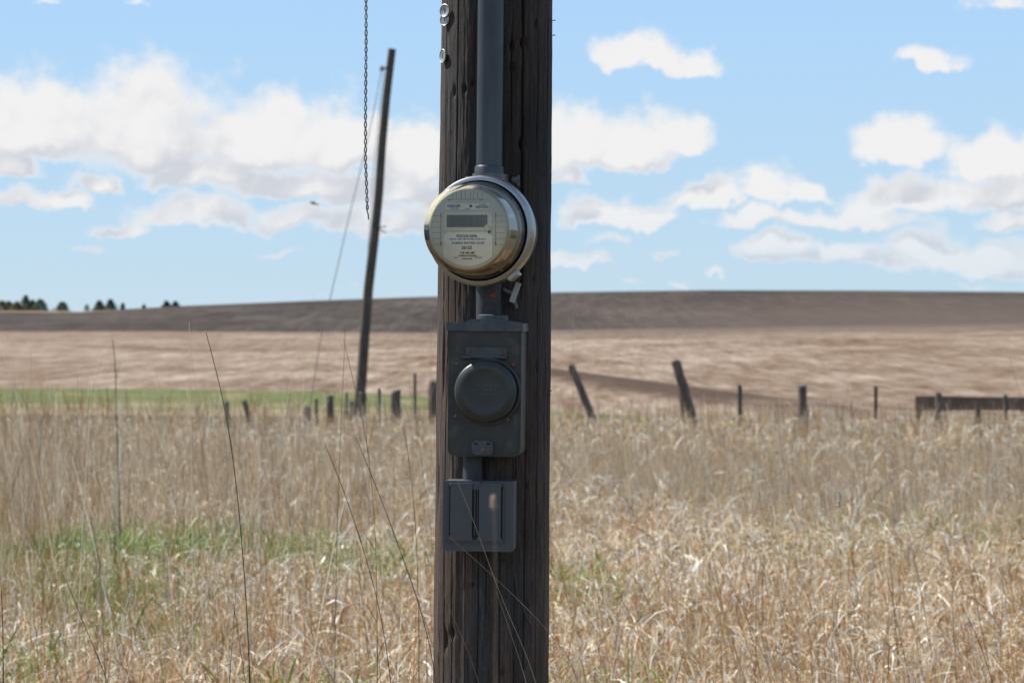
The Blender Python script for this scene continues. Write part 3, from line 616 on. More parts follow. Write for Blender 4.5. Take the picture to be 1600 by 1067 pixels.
# seams of the face
bm = bmesh.new()
def line(x0, x1, z0, z1, d=FD, h=.0004): add_box(bm, x0, x1, -(d + h), -(d - .0005), z0, z1)
for sgn, xin, in ((-1, -.0475), (1, .0475)):
    line(xin - .0004, xin + .0004, -.028, .028)
    for z in (-.0255, -.016, -.0065, .003, .0125, .022):
        xo = math.sqrt(.0655 ** 2 - z * z); line(min(xin, sgn * xo), max(xin, sgn * xo), z - .0003, z + .0003)
line(-.036, .036, .0491, .0498)
for x in (-.028, -.021, -.0125, -.006, .003, .009, .016, .024):
    line(x - .0003, x + .0003, .0498, math.sqrt(.0655 ** 2 - x * x))
for x, z in ((-.031, .0487), (.024, .0487)): line(x - .005, x + .001, z - .001, z + .001)
for x in (-.0475, .0475):
    for z in (.024, -.022): line(x - .0009, x + .0009, z - .005, z + .001)
bm_obj('seam_lines', bm, M['facedark'], fc)
# bezel, display
bm = bmesh.new(); prism(bm, rrect(-.0405, .0415, -.003, .0285, .004), FD - .001, FD + .0012); bz = bm_obj('display_bezel', bm, M['facelight'], mt, bevel=.0008)
bm = bmesh.new(); prism(bm, rrect(-.0370, .0335, .0030, .0235, .001), FD, FD + .0017); lc = bm_obj('display', bm, M['lcd'], mt)
SEG = {'0': 'abcdef', '1': 'bc', '2': 'abged', '3': 'abgcd', '4': 'fgbc', '5': 'afgcd', '8': 'abcdefg', '7': 'abc'}
bm = bmesh.new(); D = FD + .0018
for i, ch in enumerate('00531'):
    x = -.0255 + i * .0098; z = .0132; w_, h_ = .0028, .0062; q = .0006
    sg = {'a': (-w_, w_, h_ - q, h_ + q), 'd': (-w_, w_, -h_ - q, -h_ + q), 'g': (-w_, w_, -q, q), 'f': (-w_ - q, -w_ + q, 0, h_), 'b': (w_ - q, w_ + q, 0, h_), 'e': (-w_ - q, -w_ + q, -h_, 0), 'c': (w_ - q, w_ + q, -h_, 0)}
    for k in SEG[ch]:
        a, b, c, d = sg[k]; add_box(bm, x + a, x + b, -D - .0001, -D, z + c, z + d)
bm_obj('digits', bm, M['lcdink'], lc)
bm = bmesh.new(); tube(bm, [(.0335 + .0052 * math.cos(a), -FD - .0022, .001 + .0052 * math.sin(a)) for a in np.linspace(-.6, 3.7, 18)], .0011, 8)
lathe_y(bm, [(.0035, FD), (.0035, FD + .003), (1e-4, FD + .003)], 20, .0335, .001); bm_obj('reset_post', bm, M['facelight'], mt, True)
bm = bmesh.new(); lathe_y(bm, [(.0024, FD), (.0024, FD + .0014), (1e-4, FD + .0014)], 20, .0365, -.0048); bm_obj('sensor_hole', bm, M['dark'], mt)
# upper bar code strip
bm = bmesh.new(); prism(bm, rrect(-.0385, .0365, .0325, .0425, .0006), FD, FD + .0006); ls = bm_obj('code_label', bm, M['label'], mt)
bm = bmesh.new(); rr = random.Random(9)
def bars(x0, x1, z0, z1, d):
    x = x0
    while x < x1:
        w_ = rr.choice([.0003, .0003, .0006, .0008]); add_box(bm, x, min(x + w_, x1), -d - .0001, -d, z0, z1); x += w_ + rr.choice([.0003, .0004, .0006])
bars(-.0365, -.0135, .0364, .0410, FD + .0007); bars(.0135, .0350, .0345, .0388, FD + .0007)
lathe_y(bm, [(.0026, FD + .0005), (.0026, FD + .0008), (1e-4, FD + .0008)], 20, .0042, .0382)
bm_obj('bar_code', bm, M['ink'], ls)
text_obj('code_text', '118 446 389', .0030, -.025, .0344, FD + .0008, M['ink'], ls); text_obj('code_text', '118446389', .0028, .0242, .0405, FD + .0008, M['ink'], ls)
text_obj('code_text', 'FORM 2S', .0020, -.001, .0338, FD + .0008, M['ink'], ls)
# big name plate
pts = [(-.0385, -.0080), (-.0345, -.0050), (.0335, -.0050), (.0375, -.0085), (.0425, -.0110), (.0425, -.0455)]
for a in np.linspace(math.atan2(-.0455, .0425), math.atan2(-.0455, -.0425), 16)[1:-1]:
    pts.append((.0618 * math.cos(a), .0618 * math.sin(a)))
pts += [(-.0425, -.0455), (-.0425, -.0110)]
bm = bmesh.new(); prism(bm, pts, FD, FD + .0007); nl = bm_obj('name_label', bm, M['label'], mt)
TD = FD + .0009
for s, size, x, z, bd in (('FOCUS kWh', .0066, -.002, -.0120, .00012), ('TYPE AX  CL200  240V  3W  60Hz  TA 30  Kh 7.2', .0030, -.001, -.0170, .00003), ('ROSEBUD ELECTRIC CO-OP', .0045, 0, -.0232, .00005),
                          ('26122', .0072, -.002, -.0312, .00010), ('118 446 389', .0050, -.001, -.0397, .00010), ('MADE IN USA', .0028, -.001, -.0495, .00003), ('FM 2S', .0020, -.0205, -.0475, 0), ('WATTHOUR', .0020, .0185, -.0475, 0)):
    text_obj('label_text', s, size, x, z, TD, M['ink'], nl, bold=bd + .00006)
bm = bmesh.new(); bars(-.0165, .0150, -.0460, -.0430, TD - .0001); bm_obj('bar_code', bm, M['ink'], nl)
# glass cover
bm = bmesh.new()
prof = [(.0815, .022), (.0812, .030), (.0790, .033), (.0778, .045), (.0766, .065), (.0752, .085), (.0742, .096)]
for k in range(1, 9):
    a = R(90 * k / 8); prof.append((.0742 - .0075 * (1 - math.cos(a)), .096 + .0065 * math.sin(a)))
prof += [(.060, .1030), (.040, .1036), (.020, .1039), (1e-4, .104)]
lathe_y(bm, prof, 128); bm_obj('glass_cover', bm, M['glass'], mt, True)

# --- little plastic seal tag
sg = at_pole('seal_tag', 805, 457, 4.325, 12, 'small grey plastic seal tag hanging by a wire below the meter ring', 'tag')
bm = bmesh.new(); add_box(bm, -.0048, .0048, -.0022, .0022, -.018, .018, Matrix.Rotation(R(20), 4, 'Y')); bm_obj('tag_plate', bm, M['tagplastic'], sg, bevel=.001)
bm = bmesh.new(); tube(bm, [(.006, 0, .0165), (.009, .004, .026), (.006, .008, .036)], .0008, 6); bm_obj('tag_wire', bm, M['wiresteel'], sg)

# --- short pipe between meter and box
t = at_pole('conduit', 764, 470, 4.345, 6, 'short dark grey conduit stub between the meter and the grey box below', 'conduit')
bm = bmesh.new(); tube(bm, [(-.001, 0, .07), (0, 0, 0), (0, 0, -.04)], .0222, 36); bm_obj('pipe', bm, M['conduit_old'], t, True)
bm = bmesh.new(); lathe_y(bm, [(.0062, .016), (.0062, .0235), (.0045, .0255), (1e-4, .026)], 18, .0095, .010); bm_obj('bolt', bm, M['rust'], t, True)
bm = bmesh.new(); tube(bm, [(.024, 0, .02), (.040, .004, .012), (.046, .010, -.012)], .004, 8); bm_obj('clamp_ear', bm, M['strap'], t, True)

# --- dark box with round lid
bx = at_pole('receptacle_box', 763, 605, 4.355, 6, 'dark grey green metal box with round hinged lid below the meter', 'electrical box')
def pxm(v): return v / F * 4.29
X0, X1, ZT, ZB = -pxm(56.5), pxm(58.5), pxm(605 - 503), -pxm(107)
bm = bmesh.new(); prism(bm, rrect(X0, X1, ZB, ZT, .013, 6, (0, 0, 1, 1)), -.04, .066); bd = bm_obj('enclosure', bm, M['box'], bx, True, bevel=.0025, seg=3)
bm = bmesh.new(); prism(bm, rrect(X0 + .004, X1 - .004, ZB + .004, ZT - .010, .011, 6, (0, 0, 1, 1)), .0655, .0675); bm_obj('cover_plate', bm, M['box'], bx, True, bevel=.0009)
bm = bmesh.new(); prism(bm, [(X0 - .003, ZT + .0), (X0 + .030, ZT + .001), (X0 + .040, ZT + .006), (X1 - .040, ZT + .006), (X1 - .012, ZT + .002), (X1 + .003, ZT - .0005), (X1 + .003, ZT - .0145), (X0 - .003, ZT - .0145)], -.038, .0725)
bm_obj('rain_hood', bm, M['boxhood'], bx, True, bevel=.0022, seg=3)
bm = bmesh.new(); tube(bm, [(.008, -.012, ZT + .004), (.008, -.012, ZT + .0125), (.008, -.012, ZT + .0145)], [.0275, .0275, .0245], 36); bm_obj('hub', bm, M['boxhood'], bx, True)
BD = .0675
# mounting plate of the lid
bm = bmesh.new(); prism(bm, rrect(-.050, .047, -.058, .046, .012), BD - .001, BD + .0035); bm_obj('lid_base', bm, M['box'], bx, True, bevel=.001)
lid = None
LR, LX, LZ = pxm(49), .0045, -.0055
bm = bmesh.new(); prof = [(LR * 1.0, BD + .002), (LR, BD + .012), (LR * .985, BD + .0155), (LR * .955, BD + .018)]
for k in range(1, 10):
    a = k / 9; prof.append((LR * (.955 - .235 * a), BD + .018 + .0055 * math.sin(a * math.pi / 2)))
prof += [(LR * .70, BD + .0233), (LR * .66, BD + .0226), (LR * .3, BD + .0230), (1e-4, BD + .0231)]
lathe_y(bm, prof, 96, LX, LZ); lid = bm_obj('lid', bm, M['lid'], bx, True)
bm = bmesh.new(); lathe_y(bm, [(LR * 1.02, BD), (LR * 1.06, BD + .004), (LR * 1.07, BD + .008), (LR * 1.03, BD + .010), (LR * 1.0, BD + .010)], 96, LX + .0035, LZ); bm_obj('lid_gasket_ring', bm, M['box'], bx, True)
bm = bmesh.new(); rr = random.Random(2)       # worn raised lettering, no longer readable
for row, (z, n_) in enumerate(((.0085, 11), (.0015, 9), (-.0065, 10))):
    for k in range(n_):
        if rr.random() < .25: continue
        x = -.015 + k * .0034 + .001 * rr.random(); a = rr.choice((0, 1, 2))
        add_box(bm, x, x + .0008, -(BD + .0236), -(BD + .0228), z - .0016, z + .0016)
        if a: add_box(bm, x, x + .0020, -(BD + .0235), -(BD + .02285), z + (.0009 if a == 1 else -.0016), z + (.0016 if a == 1 else -.0009))
bmesh.ops.transform(bm, matrix=Matrix.Translation((LX + .004, 0, LZ + .002)), verts=bm.verts); bm_obj('raised_lettering', bm, M['strap'], lid)
# hinge
hz = pxm(605 - 556); hx0, hx1 = pxm(-31), pxm(34)
bm = bmesh.new(); prism(bm, rrect(hx0 + .003, hx1 + .003, hz + .000, hz + .0155, .004), BD, BD + .0045); add_box(bm, hx0 + .012, hx1 - .008, -(BD + .008), -BD, hz - .002, hz + .0025)
tube(bm, [(hx0 - .002, -(BD + .006), hz - .001), (hx0 + .012, -(BD + .006), hz - .001)], .0035, 12); tube(bm, [(hx1 - .010, -(BD + .006), hz - .001), (hx1 + .003, -(BD + .006), hz - .001)], .0035, 12)
tube(bm, [(hx0 - .002, -(BD + .006), hz - .001), (hx1 + .003, -(BD + .006), hz - .001)], .0018, 8)
hg = bm_obj('hinge', bm, M['boxhood'], bx, True)
screw(hg, hx0 + .008, hz + .008, BD + .0045, .0032, 'rust'); screw(hg, hx1 - .003, hz + .008, BD + .0045, .0038, 'rust')
screw(bx, pxm(46), pxm(37), BD + .0036, .0036, 'rust'); screw(bx, -pxm(43), -pxm(45), BD + .0036, .0030); screw(bx, pxm(38), -pxm(48), BD + .0036, .0036); screw(bx, -pxm(42), pxm(36), BD + .0036, .0030)
bm = bmesh.new(); prism(bm, rrect(-.019, .018, ZB + .003, ZB + .027, .008, 6, (1, 1, 1, 1)), BD, BD + .0075); lt = bm_obj('latch', bm, M['boxhood'], bx, True, bevel=.002)
for x in (-.0115, .0095):
    bm = bmesh.new(); add_box(bm, x - .003, x + .003, -(BD + .0085), -BD, ZB + .0205, ZB + .0235); bm_obj('latch_slot', bm, M['dark'], lt)
screw(lt, -.0005, ZB + .010, BD + .0072, .0045)

# --- stub between box and outlet
t = at_pole('conduit', 739, 731, 4.335, 6, 'short grey conduit nipple between the dark box and the twin outlet', 'conduit')
bm = bmesh.new(); tube(bm, [(0, 0, .03), (0, 0, -.028)], .0165, 30); bm_obj('pipe', bm, M['conduit_old'], t, True)

# --- twin flap outlet
oc = at_pole('outlet_box', 752, 803, 4.335, 5, 'grey weatherproof outlet box with two flip covers low on the pole', 'outlet')
def q(v): return v / F * 4.28
bm = bmesh.new(); prism(bm, rrect(-q(54.5), q(54.5), -q(54), q(54), .002), -.02, .048); bm_obj('back_box', bm, M['outlet'], oc, True, bevel=.0012)
bm = bmesh.new(); prism(bm, rrect(-q(55.5), q(55.5), -q(55), q(55), .004), .048, .0535); bm_obj('cover_frame', bm, M['outlet'], oc, True, bevel=.0016, seg=3)
for cx0, cx1 in ((-q(45), -q(7)), (-q(0), q(38))):
    c = (cx0 + cx1) / 2; hw = (cx1 - cx0) / 2; zt, zb = q(52), -q(34)
    pl = [(c - hw - q(2), zt - q(10)), (c - hw - q(2), -q(30)), (c - hw + q(2), -q(30)), (c - hw + q(2), -q(36)), (c - hw - q(4), -q(36)), (c - hw - q(4), -q(42)), (c + hw + q(3), -q(42)), (c + hw + q(3), -q(36)), (c + hw, -q(36)), (c + hw, -q(30)), (c + hw + q(3), -q(30)), (c + hw + q(3), zt - q(10))]
    bm = bmesh.new(); prism(bm, pl, .0530, .0568); bm_obj('flap_seat', bm, M['outlet'], oc, True, bevel=.0006)
    pl = [(c - hw + q(2), zt), (c + hw - q(2), zt), (c + hw - q(2), zb + q(2)), (c + hw - q(1), zb + q(2)), (c + hw - q(1), zb - q(4)), (c - hw - q(1), zb - q(4)), (c - hw - q(1), zb + q(2)), (c - hw + q(2), zb + q(2))][::-1]
    bm = bmesh.new(); prism(bm, rrect(c - hw - q(0.5), c + hw + q(0.5), -q(34), zt - q(1), .001), .0560, .0572); bm_obj('flap_gap_shade', bm, M['dark'], oc)  # thin dark plate, painted shade for the gap round each flap
    bm = bmesh.new(); prism(bm, pl, .0566, .0630); fl = bm_obj('flap', bm, M['outlet'], oc, True, bevel=.0009)
    bm = bmesh.new(); tube(bm, [(c - hw, -.0605, zt - q(3)), (c + hw, -.0605, zt - q(3))], .0030, 12); bm_obj('hinge_pin', bm, M['outlet'], fl, True)
bm = bmesh.new(); add_box(bm, -q(4.4), -q(2.6), -.0541, -.053, -q(38), q(42)); bm_obj('centre_groove', bm, M['dark'], oc)
bm = bmesh.new(); add_box(bm, -q(11), q(3), -.0605, -.0535, q(42), q(54.5)); bm_obj('hinge_block', bm, M['outlet'], oc, True, bevel=.001)
screw(oc, -q(43), q(36), .0535, .0028)

# --- loose black wire
t = at_pole('ground_wire', 800, 850, 4.34, 0, 'thin loose black wire running down the lower right front of the pole', 'wire')
wp = [(-2, -60, 0), (3, 0, 2), (4, 45, 0), (9, 80, 2), (22, 110, 5), (31, 128, 9), (32, 150, 10), (29, 175, 9), (20, 200, 6), (16, 225, 4), (15, 300, 4), (17, 420, 4)]
bm = bmesh.new(); tube(bm, [(x / F * 4.34, -.0 + dd * .0006 + .006, -y / F * 4.34) for x, y, dd in wp], .0016, 8); o = bm_obj('wire', bm, M['wire'], t, True)

# --- aluminium number tags
def disc(px, py, d, yaw, r, txt, label, tilt=0):
    t = tag(empty('metal_tag', P(px, py, d), R(-yaw)), label, 'metal tag', 'round metal tags nailed to the pole')
    bm = bmesh.new(); lathe_y(bm, [(r, -.0012), (r, .0004), (r * .93, .0009), (r * .86, .0003), (1e-4, .0003)], 40, cap0=True); bm_obj('disc', bm, M['tagmetal'], t, True)
    text_obj('numeral', txt, r * 1.0, 0, 0, .0004, M['strap'], t, bold=.0001, extr=.0003)
    return t
disc(694.5, 17, 4.400, 42, .0116, '9', 'uppermost round metal tag, facing the camera, at the top left edge of the pole')
disc(694.5, 31, 4.4035, 42, .0108, '7', 'metal tag half hidden under the uppermost round tag on the pole edge')
disc(691.5, 88, 4.4075, 64, .0125, '6', 'lowest round metal tag, seen nearly edge on at the left pole edge')

# --- twisted service cable hanging left of the pole
t = tag(empty('service_cable', P(572, 200, 5.0)), 'twisted dark service cable hanging down from above, left of the pole', 'cable')
key = [(571, -1100), (570.5, -600), (571.5, -100), (572, 60), (571, 180), (571, 250), (574.5, 340)]
base = P(572, 200, 5.0)
def kp(v):
    ys = [k[1] for k in key]; xs = [k[0] for k in key]; return P(float(np.interp(v, ys, xs)), v, 5.0) - base
for s in range(2):
    bm = bmesh.new(); pts = []
    for k in range(720):
        v = -1100 + 1440 * k / 719 ; rad = .0021 if v < 325 else .0014
        a = v / 26.0 * 2 * math.pi + s * math.pi; p = kp(v); pts.append(p + Vector((rad * math.cos(a), rad * math.sin(a), 0)))
    e = pts[-1]
    if s == 0: pts += [e + Vector((.001, 0, -.004))]
    if s > 0 : pts = pts[:-6 * s]
    tube(bm, pts, .00135, 6); bm_obj('strand', bm, M['cable'], t, True)

bm = bmesh.new(); tp = kp(-1098); tube(bm, [tp, tp + Vector((.01, -.02, .8)), tp + Vector((.08, -.10, 1.9)), Vector((axx(6.4) - .08, PD - .07, 6.4)) - base], .004, 8); bm_obj('lead_in', bm, M['cable'], t, True)
# ------------------------------------------------------------------ far leaning pole
def gz(px, d): p = P(px, 533, d); return float(zground(np.array([p.x]), np.array([p.y]))[0])
D2 = 58.0; a = P(556.5, 655, D2); b = P(611.5, 77, D2); a.z -= .25
t = tag(empty('utility_pole', a), 'thin grey wooden pole leaning to the right, far behind at the fence', 'utility pole')
bm = bmesh.new(); tube(bm, [(b - a) * k / 8 + Vector((.02 * math.sin(k * 1.7), 0, 0)) for k in range(9)], [.125 - .035 * k / 8 for k in range(9)], 20); bm_obj('shaft', bm, M['farpole'], t, True)
bm = bmesh.new(); ip = P(598, 107, D2 - .15) - a; tube(bm, [P(607, 106, D2) - a, ip + Vector((0, 0, .0)), ip + Vector((-.02, 0, -.06))], .022, 8); br = bm_obj('bracket', bm, M['wiresteel'], t)
bm = bmesh.new(); tube(bm, [ip + Vector((-.02, 0, -.06)), ip + Vector((-.02, 0, -.01)), ip + Vector((-.02, 0, .05))], [.05, .06, .03], 12); bm_obj('insulator', bm, M['porcelain'], t, True)
for nm, k2, rad, lab in (('guy_wire', [(596, 110, 58), (585, 170, 56.5), (565, 260, 54), (545, 340, 52), (520, 450, 49), (500, 530, 47), (484, 640, 45)], .009, 'slack thin wire sagging from the top of the leaning pole down to the left'),
                         ('drop_wire', [(600, 108, 57.8), (592, 180, 57.9), (584, 260, 57.9), (578, 350, 57.9), (572, 440, 57.9), (566, 520, 57.9)], .007, 'thin loose wire hanging close along the left side of the leaning pole')):
    pts = [P(x, y, d) for x, y, d in k2]; tt = empty(nm, pts[-1]); tag(tt, lab, 'wire')
    # smooth the path
    A_ = np.array([list(p - pts[-1]) for p in pts]); u0 = np.linspace(0, 1, len(pts)); uu = np.linspace(0, 1, 40); A2 = np.stack([np.interp(uu, u0, A_[:, i]) for i in range(3)], 1)
    for _ in range(6): A2[1:-1] = (A2[:-2] + 2 * A2[1:-1] + A2[2:]) / 4
    bm = bmesh.new(); tube(bm, A2.tolist(), rad, 6); bm_obj('strand', bm, M['wiresteel'], tt, True)
o = empty('wire_remnant', P(588, 359, D2 - .14)); tag(o, 'small frayed remnant of wire halfway up the leaning pole', 'wire')
bm = bmesh.new()
for k in range(6):
    p1 = Vector((random.uniform(-.18, -.05) if k < 3 else random.uniform(.05, .24), 0, random.uniform(-.10, .16))); tube(bm, [(0, 0, 0), p1 * .5 + Vector((0, 0, .03)), p1], .014, 5)
bm_obj('frayed_end', bm, M['wiresteel'], o)

# ------------------------------------------------------------------ fence posts
def post(px0, py0, px1, py1, w_px, d, label, square=False, thin=False, brk=0.0):
    base = P(px1, py1, d); g0 = gz(px1, d); top = P(px0, py0, d)
    dirn = (top - base); k = (base.z - g0 + .15) / dirn.z if dirn.z else 0; base = base - dirn * k
    t = tag(empty('fence_post', base), label, 'fence post', 'thin steel posts of the old fence' if thin else 'old wooden fence posts')
    v = top - base; rad = w_px / F * d / 2; bm = bmesh.new(); n = 6 if square else 12
    seedr = random.Random(int(px0 * 7)); K = 9
    pts = [v * i / K + Vector((seedr.uniform(-1, 1) * rad * .12, 0, 0)) for i in range(K + 1)]
    tube(bm, pts, [rad * (1.06 - .12 * i / K) * seedr.uniform(.94, 1.06) for i in range(K + 1)], n)
    if not thin:
        for vv in bm.verts:
            if (vv.co - v).length < rad * 1.6: vv.co.z += seedr.uniform(-1, .6) * rad * .45 + brk * (vv.co.x - v.x)
        bm_obj('shaft', bm, M['post'], t, True)
    else:
        bm_obj('shaft', bm, M['wiresteel'], t)
        bm = bmesh.new(); add_box(bm, -rad * .9, rad * .9, -rad * 2.0, -rad * .6, v.z * .45, v.z * .98); bm_obj('flange', bm, M['wiresteel'], t)
    return t
post(892, 570, 926, 655, 12, 54, 'mossy wooden fence post leaning left, just right of the meter pole')
post(1056, 563, 1085, 668, 16, 54, 'tallest and thickest fence post, leaning left, right of the meter pole')
post(1062, 600, 1066, 640, 6, 54.6, 'short broken brace post close behind the tallest leaning post')
post(1155, 601, 1156, 662, 5.5, 54, 'thin dark steel post between the tall leaning post and a square upright post', thin=True)
post(1253, 601, 1256, 664, 14, 54, 'upright square wooden post midway between two thin steel posts', square=True)
post(1368, 603, 1368, 668, 5.5, 54, 'thin steel post just left of the rusty plank rail', thin=True)
post(1466, 613, 1466, 668, 10, 53.2, 'wooden post standing in front of the rusty plank rail')
post(1570, 616, 1571, 660, 4, 53.2, 'thin steel post in front of the rusty plank rail near the right edge', thin=True)
post(677, 595, 677, 660, 17, 54, 'dark wooden post half hidden behind the left edge of the meter pole')
post(648.5, 583, 648.5, 655, 4.5, 54, 'tall thin steel post just left of the meter pole', thin=True)
post(618.5, 611, 620, 660, 17, 54, 'thick squat wooden post right of the foot of the leaning pole', brk=.2)
post(592, 607, 593, 655, 4, 54, 'thin steel post between the leaning pole and the squat thick post', thin=True)
post(566.5, 612, 566, 662, 13, 55, 'weathered post touching the right side of the foot of the leaning pole')
post(549, 626, 549, 662, 8, 56, 'short post stub on the left of the foot of the leaning pole')
post(541.5, 613, 541.5, 650, 3.5, 54, 'thin steel post just left of the foot of the leaning pole', thin=True)
post(516.5, 618, 516, 666, 13, 52, 'dark upright wooden post left of the foot of the leaning pole')
post(493.5, 623, 494, 660, 3.5, 51, 'thin steel post between two short wooden posts left of the leaning pole', thin=True)
post(480, 634, 480, 668, 13, 50, 'short grey wooden post half sunk in tall grass, left of the dark upright post')
post(440, 660, 428, 684, 13, 48, 'low tilted post stump barely showing over the tall grass', brk=.5)
post(381, 625, 398, 684, 9, 47, 'slim wooden post leaning left, second from the left end of the fence')
post(354, 628, 355, 676, 9, 46, 'slim upright wooden post at the left end of the fence')
# plank rail
t = tag(empty('plank_rail', P(1520, 630, 54)), 'long rusty brown plank rail at the right behind the fence', 'rail')
bm = bmesh.new(); rp = lambda x: (x - 1520) / F * 54
ZU, ZL = 11 / F * 54, -11.5 / F * 54
add_box(bm, rp(1430), rp(1502), -.03, .03, ZL, ZU); bm_obj('plank', bm, M['rustplank'], t, bevel=.008)
bm = bmesh.new(); add_box(bm, rp(1502.5), rp(1592), -.035, .025, ZL + .01, ZU - .015); bm_obj('plank', bm, M['rustplank'], t, bevel=.008)
bm = bmesh.new(); add_box(bm, rp(1592.5), rp(1700), -.03, .03, ZL - .01, ZU - .02); bm_obj('plank', bm, M['rustplank'], t, bevel=.008)
for x in (1437, 1530, 1615, 1692):
    bm = bmesh.new(); z0 = gz(x, 54) - t.location.z - .1; add_box(bm, rp(x) - .05, rp(x) + .05, .035, .13, z0, ZU - .03); bm_obj('support_post', bm, M['post'], t, bevel=.01)
# sagging fence wires
for nm, dz, lab in (('fence_wire', 0, 'thin sagging upper wire strung between the right hand fence posts'), ('fence_wire', -.30, 'thin sagging lower wire strung between the right hand fence posts')):
    tt = empty(nm, P(1155, 612, 53.9)); tag(tt, lab, 'wire'); o0 = tt.location; bm = bmesh.new(); pts = []
    for (xa, ya), (xb, yb) in zip([(1066, 600), (1155, 609), (1253, 611), (1368, 611), (1466, 620)], [(1155, 609), (1253, 611), (1368, 611), (1466, 620), (1570, 624)]):
        for k in range(8):
            f = k / 8; pts.append(P(xa + (xb - xa) * f, ya + (yb - ya) * f + 6 * f * (1 - f), 53.9) - o0 + Vector((0, 0, dz)))
    tube(bm, pts, .004, 5); bm_obj('strand', bm, M['wiresteel'], tt)

# ------------------------------------------------------------------ conifers behind the left crest
def conifer(px, py, wpx, d, label, seed, col=(.030, .048, .030), ragged=1.0, bare=False):
    r_ = np.random.default_rng(seed); top = P(px, py, d); g0 = gz(px, d) - .2; H = top.z - g0; Wd = wpx / F * d / 2
    t = tag(empty('pine_tree', (top.x, top.y, g0)), label, 'tree', 'dark trees along the left skyline')
    bm = bmesh.new(); tube(bm, [(0, 0, 0), (.03, 0, H * .5), (0, 0, H * .97)], [.16, .10, .02], 8)
    for k in range(26):
        a = r_.uniform(0, 6.28); z = H * r_.uniform(.12, .9); L = Wd * (1.05 - z / H) ** .7 * 1.0
        tube(bm, [(0, 0, z), (math.cos(a) * L * .5, math.sin(a) * L * .5, z + .1), (math.cos(a) * L, math.sin(a) * L, z + .05)], [.04, .025, .01], 5)
    bm_obj('trunk', bm, M['post'], t)
    n = 700 if bare else 3600; z = H * (.06 + .94 * r_.random(n) ** 1.15); a = r_.uniform(0, 6.28, n)
    lump = 1 + .35 * ragged * np.sin(a * 3 + z * 2.1 + seed) + .25 * ragged * np.sin(a * 5 - z * 3.7)
    rad = Wd * 1.75 * np.clip(1.03 - z / H, 0, 1) ** .85 * lump * r_.random(n) ** .45 + .04
    ctr = np.stack([rad * np.cos(a), rad * np.sin(a), z + r_.normal(0, .05, n)], -1)
    B_ = Blades(); L = r_.uniform(.10, .30, n); C = arc(ctr, a, r_.uniform(-.3, 1.1, n), L, r_.uniform(-.2, .6, n), 3)
    th = r_.uniform(0, 3.14, n); side = np.stack([np.cos(th), np.sin(th), r_.normal(0, .5, n)], -1)
    cc = np.array(col)[None] * r_.uniform(.6, 1.5, (n, 1)); B_.add(C, side, L[:, None] * np.array([.5, .7, .1])[None], cc)
    o = B_.build('crown', M['leaf']); o.parent = t
g1 = (.20, .18, .105); g2 = (.13, .16, .11)
for i, (px, py, wp, d, lab, c) in enumerate([
    (-14, 470, 30, 440, 'dark conifer cut off by the left edge of the photo', g1), (3, 471, 24, 436, 'olive conifer at the far left edge with a brownish crown', g1), (14, 471.5, 17, 440, 'low dark conifer between the far left tree and the tallest tip', g2),
    (27, 472, 20, 434, 'rounded olive brown conifer just left of the tallest pointed tree', g1), (40, 462.5, 15, 438, 'tallest pointed conifer in the dense left cluster', g2), (51, 470, 16, 440, 'short conifer right of the tallest pointed tree', g2),
    (63, 468.5, 22, 436, 'broad dark conifer closing the right end of the dense left cluster', g2), (97, 472.5, 25, 434, 'lone broad dark conifer right of the dense cluster', g2),
    (155, 470.5, 18, 436, 'pointed conifer, left one of the middle pair', g2), (173, 469, 19, 438, 'slightly taller conifer, right one of the middle pair', g2),
    (260, 471.5, 13, 425, 'small rounded tree top, left one of the right hand pair on the crest', g2), (274, 472, 11, 425, 'small pointed tree top, right one of the right hand pair on the crest', g2)]):
    conifer(px, py, wp * (1.3 if px < 70 else 1.1), d, lab, 100 + i, c)
conifer(136, 477, 12, 440, 'faint bare tree left of the middle pair of conifers', 130, (.08, .07, .06), bare=True)
conifer(192, 475, 7, 440, 'tiny slender tree just right of the middle pair of conifers', 131, g2)
conifer(225, 477, 5, 436, 'tiny tree tip alone on the crest between the two pairs', 132, g2)

